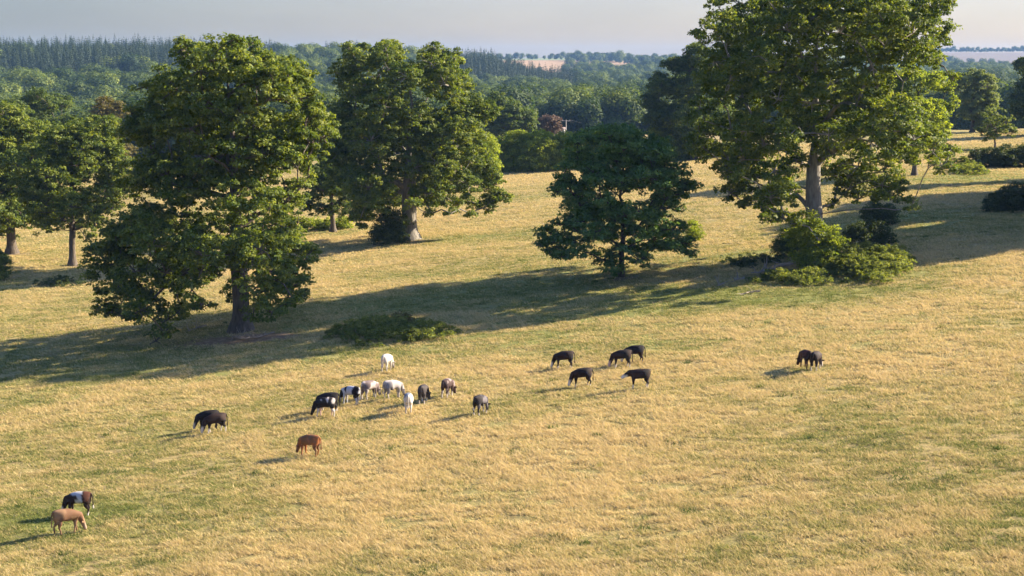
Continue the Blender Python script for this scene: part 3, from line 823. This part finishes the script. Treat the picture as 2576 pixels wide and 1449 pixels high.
def scatter_wood():
    rng = np.random.default_rng(21)
    pts = []
    y = 440.0
    while y < 3300:
        sp = 12.5 if y < 1200 else 13 if y < 2000 else 14
        half = .345 * y + 70
        n = int(2 * half / sp)
        x = np.linspace(-half, half, n) + rng.uniform(-.45, .45, n) * sp
        yy = y + rng.uniform(-.5, .5, n) * sp
        pts.append(np.stack([x, yy], 1)); y += sp * .95
    P = np.concatenate(pts)
    Pc = np.stack([rng.uniform(-1, 1, 15000), rng.uniform(1000, 1980, 15000)], 1); Pc[:, 0] *= .34 * Pc[:, 1]
    vc = CX + F * Pc[:, 0] / Pc[:, 1]
    Pc = Pc[((vc < 700) | ((vc > 1060) & (vc < 1450) & (Pc[:, 1] > 1400)))]
    extra = np.concatenate([np.zeros(len(P), bool), np.ones(len(Pc), bool)])
    P = np.concatenate([P, Pc])
    x, y = P[:, 0], P[:, 1]
    vx = CX + F * x / y
    keep = (y > 590) | ((vx < 1150) & (y > 455)) | ((vx > 2200) & (y > 500))
    keep &= ~((y > np.where(vx > 1450, 2400, 1980)) & (vx > 1180) & (vx < 1650) & (rng.random(len(x)) > .01 + .35 * (fbm(x / 90, y / 90) > .60) * (vx > 1420)))
    keep &= ~((y > np.where(vx > 2250, 2600, 2850)) & (vx >= 1650) & (rng.random(len(x)) > .04))
    # a few clearings
    keep &= ~((vx < 1250) & (y > 2000))
    keep &= fbm(x / 60., y / 60.) > .2
    x, y, vx, extra = x[keep], y[keep], vx[keep], extra[keep]
    # conifer plantation: crest of the left ridge and the spur
    con = (vx < 700) & (y > 1060 + 120 * fbm(x / 120, y / 120)) & (fbm(x / 50 + 9, y / 50) < .66)
    con |= (vx > 1060) & (vx < 1450) & (y > 1330 + 100 * fbm(x / 100, y / 100)) & (y < 1950)
    con |= (vx > 820) & (vx < 905) & (y > 1700) & (y < 1960)
    con &= y < 2000
    k = con | ~extra
    x, y, con = x[k], y[k], con[k]
    z = ground(x, y)
    return x, y, z, con


WX, WY, WZ, WC = scatter_wood()


def hidden_mask(x, y, z, h):
    return np.zeros(len(x), bool)


brng = np.random.default_rng(31)
order = np.argsort(WY)
# nearest broadleaf trees of the wood: each a tree of its own
near_idx = [i for i in order if not WC[i] and in_view(WX[i], WY[i], 20)][:280]
near_set = np.zeros(len(WX), bool); near_set[near_idx] = True
bmesh_cache = []
for (V, Q, T), R, H in broad:
    me_o = None
    segs = [(np.array([0, 0, -.5]), np.array([0, 0, H * .4]), .35, .28), (np.array([0, 0, H * .4]), np.array([.5, .3, H * .8]), .28, .08)]
    Vt, Qt = frusta(segs, 6)
    bmesh_cache.append(((V, Q, T), (Vt, Qt)))
GRP = 'trees of the wood on the near valley floor'
protos = []
for k, i in enumerate(near_idx):
    p = k % 5
    s = brng.uniform(.8, 1.25); rot = brng.uniform(0, 2 * math.pi)
    if k < 5:
        root = empty('broadleaf_tree', (WX[i], WY[i], WZ[i]))
        (V, Q, T), (Vt, Qt) = bmesh_cache[p]
        c = mesh_obj('crown', V, Q, FARBROAD, root, attrs={'tint': ('FACE', T)})
        t = mesh_obj('trunk', Vt, Qt, BARK_D, root)
        tag(root, 'rounded green broadleaf tree packed among others in the wooded valley beyond the hedge', 'tree', GRP)
        protos.append((root, c, t))
    else:
        r0, c0, t0 = protos[p]
        root = r0.copy(); COL.objects.link(root)
        for ch in (c0, t0):
            q = ch.copy(); COL.objects.link(q); q.parent = root
    root.location = (WX[i], WY[i], WZ[i]); root.rotation_euler = (0, 0, rot); root.scale = (s, s, s * brng.uniform(.85, 1.1))


def merged_mass(name, label, cat, idx, meshes, mat, smin, smax, seed):
    """the rest of the wood as one mass, planted on the terrain by a geometry-nodes modifier"""
    rng = np.random.default_rng(seed)
    me = bpy.data.meshes.new(name)
    n = len(idx)
    co = np.stack([WX[idx], WY[idx], WZ[idx]], 1).astype(np.float32)
    me.vertices.add(n); me.vertices.foreach_set('co', co.ravel())
    a = me.attributes.new('rot', 'FLOAT', 'POINT'); a.data.foreach_set('value', rng.uniform(0, 6.28, n).astype(np.float32))
    a = me.attributes.new('size', 'FLOAT', 'POINT'); a.data.foreach_set('value', rng.uniform(smin, smax, n).astype(np.float32))
    a = me.attributes.new('pick', 'INT', 'POINT'); a.data.foreach_set('value', rng.integers(0, len(meshes), n).astype(np.int32))
    me.materials.append(mat)
    me.update()
    o = bpy.data.objects.new(name, me); COL.objects.link(o)
    ng = bpy.data.node_groups.new(name + '_nodes', 'GeometryNodeTree')
    ng.interface.new_socket('Geometry', in_out='INPUT', socket_type='NodeSocketGeometry')
    ng.interface.new_socket('Geometry', in_out='OUTPUT', socket_type='NodeSocketGeometry')
    gi = ng.nodes.new('NodeGroupInput'); go = ng.nodes.new('NodeGroupOutput')
    g2i = ng.nodes.new('GeometryNodeGeometryToInstance')
    for ob in reversed(meshes):
        oi = ng.nodes.new('GeometryNodeObjectInfo'); oi.inputs['Object'].default_value = ob; oi.transform_space = 'ORIGINAL'
        ng.links.new(oi.outputs['Geometry'], g2i.inputs[0])
    iop = ng.nodes.new('GeometryNodeInstanceOnPoints')
    m2p = ng.nodes.new('GeometryNodeMeshToPoints')
    ng.links.new(gi.outputs[0], m2p.inputs[0]); ng.links.new(m2p.outputs[0], iop.inputs['Points'])
    ng.links.new(g2i.outputs[0], iop.inputs['Instance']); iop.inputs['Pick Instance'].default_value = True

    def named(nm, ty):
        x = ng.nodes.new('GeometryNodeInputNamedAttribute'); x.data_type = ty; x.inputs[0].default_value = nm; return x.outputs[0]
    ng.links.new(named('pick', 'INT'), iop.inputs['Instance Index'])
    cr = ng.nodes.new('ShaderNodeCombineXYZ'); ng.links.new(named('rot', 'FLOAT'), cr.inputs[2])
    ng.links.new(cr.outputs[0], iop.inputs['Rotation'])
    ng.links.new(named('size', 'FLOAT'), iop.inputs['Scale'])
    ng.links.new(iop.outputs[0], go.inputs[0])
    md = o.modifiers.new('planting', 'NODES'); md.node_group = ng
    tag(o, label, cat, kind='stuff')
    return o


# two sample conifers stand on the spur as things of their own and serve the plantation
ci = [i for i in order if WC[i]][:4]
cprot = []
for k, i in enumerate(ci):
    (V, Q, T), H = conif[k]
    root = empty('conifer_tree', (WX[i], WY[i], WZ[i]))
    c = mesh_obj('crown', V, Q, CONIF, root, attrs={'tint': ('FACE', T)})
    Vt, Qt = frusta([(np.array([0, 0, -.5]), np.array([0, 0, H * .9]), .3, .05)], 6)
    mesh_obj('trunk', Vt, Qt, BARK_D, root)
    tag(root, 'dark pointed conifer at the front edge of the plantation on the left ridge', 'tree', 'conifers at the plantation edge')
    near_set[i] = True
    cprot.append(c)
rest = ~near_set
merged_mass('wood', 'continuous broadleaf wood filling the valley and hillsides', 'wood', np.where(rest & ~WC)[0], [p[1] for p in protos], FARBROAD, .75, 1.35, 1)
merged_mass('plantation', 'dark conifer plantation along the left ridge and its spur', 'wood', np.where(rest & WC)[0], cprot, CONIF, .7, 1.3, 2)
print('wood trees', len(WX), 'conifers', int(WC.sum()))

# hedgerow trees along the far skyline
hr = np.random.default_rng(41)
hx, hy = [], []
for vx in np.arange(1160, 2000, 5.5):
    if hr.random() < (.95 if vx < 1290 else .7 if vx < 1530 else .5):
        d = 3400 + hr.uniform(-25, 25); hx.append((vx + hr.uniform(-3, 3) - CX) / F * d); hy.append(d)
for vx in np.arange(2330, 2620, 4):
    d = 4480 + hr.uniform(-10, 10); hx.append((vx - CX) / F * d); hy.append(d)
for vx in np.arange(1560, 1960, 7):
    d = 3060 + hr.uniform(-12, 12); hx.append((vx + hr.uniform(-3, 3) - CX) / F * d); hy.append(d)
for vx in np.arange(1450, 1570, 3.5):
    for q in range(3):
        d = 3150 + hr.uniform(0, 240); hx.append((vx + hr.uniform(-3, 3) - CX) / F * d); hy.append(d)
WX, WY = np.array(hx), np.array(hy); WZ = ground(WX, WY)
merged_mass('hedgerow', 'line of tiny trees and hedges along the far skyline fields', 'hedgerow', np.arange(len(WX)), [p[1] for p in protos], FARBROAD, .45, 1.0, 3)


# ------------------------------------------------------------------ cattle
def cow_mesh(name, graze=1.0, yaw=0.0, step=0.0, tail=0.0, fat=1.0, headup=0.0):
    """one continuous skinned body, heading +X, feet at z=0"""
    v, e, r = [], [], []

    def add(p, rad, parent):
        v.append(p); r.append(rad)
        if parent is not None: e.append((parent, len(v) - 1))
        return len(v) - 1
    f = fat * .93
    pel = add((-.52, 0, 1.06), (.34 * f, .38 * f), None)
    rump = add((-.76, 0, 1.10), (.29 * f, .33 * f), pel)
    b1 = add((-.16, 0, .98), (.41 * f, .45 * f), pel)
    b2 = add((.16, 0, .98), (.39 * f, .45 * f), b1)
    sh = add((.44, 0, 1.03), (.30, .41), b2)
    # neck and head, swung by yaw
    cy, sy = math.cos(yaw), math.sin(yaw)

    def nk(x, z, rad, par):
        return add((.48 + x * cy, x * sy, z), rad, par)
    if headup:
        n1 = nk(.20, 1.04, (.20, .30), sh); n2 = nk(.40, .95, (.15, .21), n1)
        poll = nk(.58, .88, (.16, .155), n2); mz = nk(.78, .76, (.12, .115), poll); nose = nk(.86, .70, (.11, .105), mz)
        ep = (.57, .95)
    else:
        n1 = nk(.18, .88, (.20, .30), sh); n2 = nk(.30, .66, (.145, .21), n1)
        poll = nk(.40, .47, (.155, .15), n2); mz = nk(.49, .24, (.12, .115), poll); nose = nk(.53, .12, (.115, .105), mz)
        ep = (.36, .57)
    for s in (-1, 1):
        bx, by = .48 + ep[0] * cy - s * .10 * sy, ep[0] * sy + s * .10 * cy
        e1 = add((bx, by, ep[1]), (.04, .04), poll)
        add((bx - s * .19 * sy - .02, by + s * .20 * cy, ep[1] + .02), (.03, .055), e1)
    for s in (-1, 1):
        o = step * s
        a = add((.42, s * .15, .72), (.16, .12), sh)
        a = add((.42 + o * .4, s * .16, .48), (.085, .072), a)
        a = add((.43 + o * .8, s * .15, .26), (.045, .045), a)
        a = add((.44 + o, s * .15, .06), (.058, .055), a)
        o = -step * s
        a = add((-.60 + o * .2, s * .16, .80), (.27, .18), pel)
        a = add((-.54 + o * .4, s * .17, .58), (.15, .10), a)
        a = add((-.67 + o * .7, s * .17, .43), (.063, .055), a)
        a = add((-.62 + o, s * .17, .22), (.045, .045), a)
        a = add((-.60 + o, s * .17, .06), (.058, .055), a)
    t = add((-.84, 0, 1.22), (.05, .05), rump)
    t = add((-.93 - tail * .1, tail * .3, 1.0), (.035, .035), t)
    t = add((-.94 - tail * .3, tail * .6, .68), (.028, .028), t)
    add((-.94 - tail * .4, tail * .7, .42), (.05, .05), t)
    me = bpy.data.meshes.new(name); me.from_pydata(v, e, [])
    ob = bpy.data.objects.new(name, me); COL.objects.link(ob)
    sk = ob.modifiers.new('skin', 'SKIN'); sk.use_smooth_shade = True; sk.branch_smoothing = .6
    for i, d in enumerate(me.skin_vertices[0].data):
        d.radius = r[i]; d.use_root = (i == 0)
    ss = ob.modifiers.new('sub', 'SUBSURF'); ss.levels = 2; ss.render_levels = 2
    dg = bpy.context.evaluated_depsgraph_get()
    m2 = bpy.data.meshes.new_from_object(ob.evaluated_get(dg))
    bpy.data.objects.remove(ob); bpy.data.meshes.remove(me)
    n = len(m2.vertices); c = np.empty(n * 3); m2.vertices.foreach_get('co', c); c[0::3] *= .84; c[1::3] *= .93
    m2.vertices.foreach_set('co', c); m2.update()
    return m2


def cow_mat():
    m, nt, out = new_mat('cow_coat')
    at = N(nt, 'ShaderNodeAttribute', attribute_name='coat')
    b = N(nt, 'ShaderNodeBsdfPrincipled', Roughness=.75)
    b.inputs['Specular IOR Level'].default_value = .2
    nt.links.new(at.outputs['Color'], b.inputs['Base Color'])
    nt.links.new(b.outputs[0], out.inputs[0])
    return m


COW = cow_mat()
BLACK = (.014, .011, .011); DKBROWN = (.026, .014, .011); WHITE = (.52, .47, .42); TAN = (.25, .15, .08); RED = (.165, .082, .038); GREY = (.22, .19, .18); PALE = (.50, .46, .40)


def paint(me, base, patch=None, amount=0.0, seed=0, face=None, socks=.0, belly=None, tailtip=None, pscale=2.6, headup_face=False, spots=()):
    n = len(me.vertices); co = np.empty(n * 3); me.vertices.foreach_get('co', co); co = co.reshape(-1, 3); co[:, 0] /= .84
    C = np.tile(np.array(base), (n, 1)).astype(float)
    if patch is not None:
        q = fbm(co[:, 0] * pscale + seed * 3.1 + 20, co[:, 2] * pscale + co[:, 1] * 1.6 + seed * 7.7 + 20, 2)
        body = (co[:, 2] > .5)
        thr = np.quantile(q[body], 1 - amount)
        k = np.clip((q - thr) * 40 + .5, 0, 1)[:, None]
        C = C * (1 - k) + np.array(patch) * k
    if socks:
        k = np.clip((socks - co[:, 2]) * 14 + .5, 0, 1)[:, None] * (co[:, 0] < .60)[:, None] * (np.abs(co[:, 1]) > .07)[:, None]
        C = C * (1 - k) + np.array(WHITE) * k
    for (sx, sz, rx, rz, c) in spots:
        wob = (fbm(co[:, 0] * 4 + 30 + seed, co[:, 2] * 4 + co[:, 1] * 2 + 30, 2) - .5) * .9
        q = 1 - np.hypot((co[:, 0] - sx) / rx, (co[:, 2] - sz) / rz) + wob
        k = np.clip(q * 15 + .5, 0, 1)[:, None] * (co[:, 2] > .45)[:, None]
        C = C * (1 - k) + np.array(c) * k
    if belly is not None:
        k = np.clip((.70 - co[:, 2]) * 10 + .3, 0, 1)[:, None] * ((co[:, 0] > -.6) & (co[:, 0] < .4) & (np.abs(co[:, 1]) < .14))[:, None]
        C = C * (1 - k) + np.array(belly) * k
    if face is not None:
        r = np.hypot(co[:, 0] - .48, co[:, 1])
        k = np.clip((r - .37) * 12, 0, 1) * np.clip(((.99 if headup_face else .60) - co[:, 2]) * 8, 0, 1) * (co[:, 0] > .35)
        k = k[:, None]
        C = C * (1 - k) + np.array(face) * k
    if tailtip is not None:
        k = ((co[:, 0] < -.86) & (co[:, 2] < .62)).astype(float)[:, None]
        C = C * (1 - k) + np.array(tailtip) * k
    hoof = (co[:, 2] < .035)[:, None]
    C = np.where(hoof, np.array([.05, .04, .035]), C)
    C *= (1 + .18 * (fbm(co[:, 0] * 7 + 4, co[:, 2] * 7 + co[:, 1] * 5 + 4, 2) - .5))[:, None]
    a = me.attributes.new('coat', 'FLOAT_COLOR', 'POINT')
    a.data.foreach_set('color', np.concatenate([C, np.ones((n, 1))], 1).astype(np.float32).ravel())


# (foot point, heading in degrees, pose, coat, label)
HERD = [
    ((197, 1299), 176, dict(tail=.1, step=.05), dict(base=DKBROWN, spots=((-.12, 1.05, .30, .42, (.42, .42, .42)), (.30, 1.22, .13, .12, (.42, .42, .42)), (.02, 1.0, .13, .15, DKBROWN), (-.62, 1.2, .2, .4, (.10, .04, .022))), seed=12, face=WHITE, socks=.22, tailtip=WHITE), 'dark brown and white patched cow directly behind the tan one at the lower left'),
    ((172, 1343), 33, dict(step=.13, yaw=-.35), dict(base=TAN, patch=(.16, .085, .045), amount=.4, seed=2, face=(.32, .22, .15), socks=.0), 'tan cow grazing to the right at the lower left corner of the pasture'),
    ((522, 1083), 190, dict(step=.04), dict(base=BLACK, face=(.35, .33, .31), socks=.10, seed=3), 'black cow of the overlapping pair left of the orange brown cow, the rear one'),
    ((541, 1092), 207, dict(step=.12), dict(base=DKBROWN, patch=BLACK, amount=.4, seed=4, face=WHITE, socks=.42), 'very dark cow with white hind legs in front of the black one at the left'),
    ((778, 1149), 152, dict(step=.05, tail=-.3), dict(base=RED, patch=(.27, .10, .035), amount=.4, seed=5, face=(.17, .09, .05)), 'orange brown cow grazing alone in front of the herd'),
    ((817, 1051), 178, dict(step=.12, fat=1.05), dict(base=BLACK, spots=((-.28, 1.2, .06, .20, WHITE), (.25, 1.15, .09, .07, WHITE), (-.7, 1.1, .12, .14, WHITE)), seed=6, socks=.62, belly=(.55, .36, .32), tailtip=WHITE, pscale=2.6), 'black cow with small white marks and white legs, leftmost of the middle herd'),
    ((824, 1037), 176, dict(step=.05), dict(base=BLACK, socks=.25), 'black cow almost hidden behind the black one with white legs'),
    ((881, 1019), 152, dict(step=.05), dict(base=(.42, .42, .44), spots=((.22, 1.12, .12, .28, BLACK), (-.62, .95, .20, .42, BLACK), (-.1, 1.38, .1, .06, BLACK), (.75, .6, .3, .35, BLACK)), seed=8, face=BLACK), 'white cow with black patches and black head facing left in the middle herd'),
    ((932, 1004), 47, dict(step=.08), dict(base=(.15, .115, .11), patch=(.36, .32, .30), amount=.32, seed=9, face=BLACK, socks=.35, pscale=2.2), 'grey brown cow with a pale back stripe facing right in the middle herd'),
    ((990, 1004), 35, dict(step=.06), dict(base=(.20, .19, .19), patch=(.38, .35, .33), amount=.45, seed=10, face=(.11, .10, .11), socks=.42, pscale=2.2), 'mottled grey and white cow facing right in the centre of the herd'),
    ((1028, 1038), 92, dict(yaw=.1), dict(base=PALE, patch=(.17, .19, .22), amount=.13, seed=11), 'white cow with a grey back patch seen from behind in the middle herd'),
    ((1065, 1015), 82, dict(yaw=-.55, fat=.9), dict(base=(.045, .038, .038), socks=.32), 'slim dark cow seen from behind, next right of the white grey-backed one'),
    ((1127, 1000), 68, dict(yaw=-.3, step=.06), dict(base=(.05, .030, .028), patch=(.28, .22, .21), amount=.12, seed=13, socks=.36, tailtip=WHITE), 'dark brown cow with white lower legs, uppermost on the right of the middle herd'),
    ((1211, 1044), 55, dict(step=.05, yaw=.3), dict(base=(.025, .021, .022), patch=(.12, .11, .12), amount=.15, seed=14, socks=.26, belly=WHITE, tailtip=WHITE), 'black cow standing apart at the right end of the middle herd'),
    ((974, 934), 72, dict(yaw=-.35, step=.05, fat=1.05), dict(base=PALE, patch=(.40, .30, .25), amount=.14, seed=15, face=(.13, .11, .10)), 'cream white cow seen from behind alone below the bramble island'),
    ((1417, 929), 183, dict(step=.04), dict(base=DKBROWN, patch=BLACK, amount=.6, seed=16, face=WHITE, socks=.24), 'black cow with a white face, leftmost of the five on the right'),
    ((1562, 926), 186, dict(step=.06), dict(base=DKBROWN, patch=BLACK, amount=.5, seed=17, face=(.42, .30, .28), socks=.30), 'dark cow with a pinkish face overlapping the one behind it in the right group'),
    ((1594, 915), 180, dict(step=.08), dict(base=DKBROWN, patch=BLACK, amount=.5, seed=18, face=WHITE, socks=.24), 'dark cow farthest back and partly hidden in the right group'),
    ((1462, 974), 192, dict(step=.05), dict(base=DKBROWN, patch=BLACK, amount=.6, seed=19, face=WHITE, socks=.24), 'dark cow with its white face to the grass, lower left of the right group'),
    ((1607, 979), 183, dict(step=.02, headup=1, tail=-.5), dict(headup_face=True, base=DKBROWN, patch=BLACK, amount=.5, seed=20, face=(.5, .5, .48), socks=.32, tailtip=WHITE), 'dark cow stretching its white face forward with its tail swung out'),
    ((2026, 928), 104, dict(step=.03, yaw=.4), dict(base=DKBROWN, patch=(.07, .03, .022), amount=.3, seed=21), 'plain dark brown cow, the left one of the pair far to the right'),
    ((2053, 933), 62, dict(step=.06, yaw=-.2), dict(base=(.03, .02, .018), patch=BLACK, amount=.3, seed=22, face=WHITE, socks=.34), 'dark cow with white socks, the right one of the pair far to the right'),
]
for k, (foot, hd, pose, coat, label) in enumerate(HERD):
    me = cow_mesh('cow', **pose)
    paint(me, **coat)
    me.materials.append(COW)
    o = bpy.data.objects.new('cow', me); COL.objects.link(o)
    x, y, z = hit(*foot)
    o.location = (x, y, z - .02)
    sc = 1.04
    o.scale = (sc, sc, sc)
    o.rotation_euler = (0, 0, math.radians(hd))
    tag(o, label, 'cow', 'cattle grazing on the pasture')


# ------------------------------------------------------------------ far poles and hut
def pole(vx, vytop, depth, label, double=False):
    kx, kz = ray(vx, vytop)
    x, y = kx * depth, depth
    zt = EYE + kz * depth; zb = gz(x, y)
    h = max(zt - zb, 6)
    root = empty('utility_pole', (x, y, zb)); tag(root, label, 'utility pole')
    for dx in ((-.9, .9) if double else (0,)):
        V, Q = frusta([(np.array([dx, 0, -.3]), np.array([dx, 0, h]), .17, .13)], 8)
        mesh_obj('post', V, Q, POLE, root, smooth_sh=True)
    V, Q = frusta([(np.array([-1.5, 0, h - .3]), np.array([1.5, 0, h - .3]), .06, .06)], 4)
    mesh_obj('crossarm', V, Q, POLE, root)
    segs = []
    for dx in (-1.3, 0, 1.3): segs.append((np.array([dx, 0, h - .3]), np.array([dx, 0, h + .15]), .07, .05))
    V, Q = frusta(segs, 6); mesh_obj('insulators', V, Q, POLE, root)
    return np.array([x, y, zb + h])


POLE = simple_mat('pole_wood', (.38, .36, .33), (.55, .52, .48), scale=3)
a = pole(1424, 321, 560, 'single pale utility pole with a crossarm beyond the hedge')
b = pole(1509, 304, 640, 'double utility pole standing above the hedge line, right of the single pole', True)
segs = []
for off in (-1.3, 1.3):
    prev = None
    for i in range(13):
        t = i / 12
        p = a * (1 - t) + b * t + np.array([off, 0, .1 - 1.2 * math.sin(t * math.pi)])
        if prev is not None: segs.append((prev, p, .014, .014))
        prev = p
V, Q = frusta(segs, 4)
o = mesh_obj('power_line', V, Q, simple_mat('wire', (.12, .12, .12), (.16, .16, .16))); tag(o, 'pair of thin power lines slung between the two utility poles', 'power line')


def hut(vx, vy, depth):
    kx, kz = ray(vx, vy); x, y = kx * depth, depth; zb = gz(x, y)
    root = empty('hut', (x, y, zb)); tag(root, 'tiny white field hut beside the reddish tree beyond the hedge', 'hut')
    w, d, h = .8, 1.2, 1.9
    V = np.array([(-w, -d, -.3), (w, -d, -.3), (w, d, -.3), (-w, d, -.3), (-w, -d, h), (w, -d, h), (w, d, h), (-w, d, h)], float)
    Q = np.array([(0, 1, 5, 4), (1, 2, 6, 5), (2, 3, 7, 6), (3, 0, 4, 7)])
    mesh_obj('walls', V, Q, simple_mat('white_boards', (.6, .58, .55), (.75, .72, .68)), root)
    e = .2
    V = np.array([(-w - e, -d - e, h), (w + e, -d - e, h), (w + e, 0, h + .6), (-w - e, 0, h + .6), (-w - e, d + e, h), (w + e, d + e, h), (-w - e, -d - e, h - .1), (w + e, -d - e, h - .1), (w + e, 0, h + .5), (-w - e, 0, h + .5), (-w - e, d + e, h - .1), (w + e, d + e, h - .1)], float)
    Q = np.array([(0, 1, 2, 3), (3, 2, 5, 4), (6, 9, 8, 7), (9, 10, 11, 8), (0, 6, 7, 1), (4, 5, 11, 10), (0, 3, 9, 6), (3, 4, 10, 9), (1, 7, 8, 2), (2, 8, 11, 5)])
    mesh_obj('roof', V, Q, simple_mat('roof_felt', (.16, .12, .11), (.24, .18, .16)), root)
    V = np.array([(-.4, -d - .03, 0), (.4, -d - .03, 0), (.4, -d - .03, 1.7), (-.4, -d - .03, 1.7)], float)
    mesh_obj('door', V, np.array([(0, 1, 2, 3)]), simple_mat('door_paint', (.2, .2, .19), (.25, .25, .23)), root)


hut(1415, 340, 520)

# ------------------------------------------------------------------ haze
def haze():
    x, y0, y1, z0, z1 = 6600, -6600, 6600, -24, 78
    V = np.array([(-x, y0, z0), (x, y0, z0), (x, y1, z0), (-x, y1, z0), (-x, y0, z1), (x, y0, z1), (x, y1, z1), (-x, y1, z1)], float)
    Q = np.array([(0, 3, 2, 1), (4, 5, 6, 7), (0, 1, 5, 4), (1, 2, 6, 5), (2, 3, 7, 6), (3, 0, 4, 7)])
    m, nt, out = new_mat('valley_haze')
    pv = N(nt, 'ShaderNodeVolumePrincipled', Density=HAZE_DENSITY, Anisotropy=.0)
    pv.inputs['Color'].default_value = (.30, .56, 1.0, 1)
    nt.links.new(pv.outputs[0], out.inputs['Volume'])
    o = mesh_obj('haze', V, Q, m); tag(o, 'thin blue haze hanging over the valley and far hills', 'haze', kind='stuff')


HAZE_DENSITY = .000065
haze()

# ------------------------------------------------------------------ light
w = bpy.data.worlds.new('World'); S.world = w; w.use_nodes = True
nt = w.node_tree; bg = nt.nodes['Background']
sky = nt.nodes.new('ShaderNodeTexSky'); sky.sky_type = 'NISHITA'; sky.sun_disc = False
sky.sun_elevation = SUN_EL; sky.sun_rotation = math.pi / 2 - SUN_AZ
sky.air_density = 1.0; sky.dust_density = 1.0; sky.ozone_density = 2.0; sky.altitude = 100
tc = N(nt, 'ShaderNodeTexCoord'); sx = N(nt, 'ShaderNodeSeparateXYZ'); nt.links.new(tc.outputs['Generated'], sx.inputs[0])
tint = ramp(nt, sx.outputs[2], [(0, (.72, .64, .60)), (.025, (.62, .58, .61)), (.10, (.53, .52, .64)), (.45, (1.0, 1.05, 1.3))])
mu = N(nt, 'ShaderNodeMix', data_type='RGBA', blend_type='MULTIPLY'); mu.inputs[0].default_value = 1
xr = N(nt, 'ShaderNodeMapRange'); nt.links.new(sx.outputs[0], xr.inputs[0]); xr.inputs[1].default_value = -1; xr.inputs[2].default_value = 1
side = ramp(nt, xr.outputs[0], [(.33, (.71, .78, .90)), (.50, (1.06, 1.06, 1.18)), (.67, (1.04, 1.05, 1.14))])
wm = N(nt, 'ShaderNodeMapping'); wm.inputs['Scale'].default_value = (5, 5, 26); nt.links.new(tc.outputs['Generated'], wm.inputs[0])
wn = N(nt, 'ShaderNodeTexNoise', Scale=1.6, Detail=5, Roughness=.55); nt.links.new(wm.outputs[0], wn.inputs['Vector'])
wisp = ramp(nt, wn.outputs['Fac'], [(.38, (.965, .97, .98)), (.62, (1.035, 1.03, 1.025))])
m3 = N(nt, 'ShaderNodeMix', data_type='RGBA', blend_type='MULTIPLY'); m3.inputs[0].default_value = 1
m4 = N(nt, 'ShaderNodeMix', data_type='RGBA', blend_type='MULTIPLY'); m4.inputs[0].default_value = 1
nt.links.new(tint, m3.inputs[6]); nt.links.new(side, m3.inputs[7])
nt.links.new(m3.outputs[2], m4.inputs[6]); nt.links.new(wisp, m4.inputs[7])
nt.links.new(sky.outputs[0], mu.inputs[6]); nt.links.new(m4.outputs[2], mu.inputs[7])
nt.links.new(mu.outputs[2], bg.inputs[0]); bg.inputs[1].default_value = .062
sd = Vector((math.cos(SUN_AZ) * math.cos(SUN_EL), math.sin(SUN_AZ) * math.cos(SUN_EL), math.sin(SUN_EL)))
sl = bpy.data.lights.new('sun', 'SUN'); sl.energy = 5.0; sl.angle = math.radians(.53); sl.color = (1.0, .84, .62)
so = bpy.data.objects.new('sun', sl); COL.objects.link(so)
so.rotation_euler = sd.to_track_quat('Z', 'Y').to_euler(); so.location = (60, 60, 80)

# ------------------------------------------------------------------ camera
cam = bpy.data.cameras.new('camera'); co = bpy.data.objects.new('camera', cam); COL.objects.link(co)
cam.sensor_width = 36; cam.lens = 36 * F / 2576.0; cam.clip_start = 1; cam.clip_end = 20000
co.location = (0, 0, EYE); co.rotation_euler = (math.pi / 2 - PITCH, 0, 0)
S.camera = co

S.view_settings.view_transform = 'Standard'; S.view_settings.look = 'None'
S.view_settings.exposure = 1.88; S.view_settings.gamma = 1
S.cycles.use_denoising = True
S.cycles.max_bounces = 6; S.cycles.diffuse_bounces = 3; S.cycles.transmission_bounces = 3; S.cycles.volume_bounces = 0
S.cycles.use_adaptive_sampling = True; S.cycles.adaptive_threshold = .02
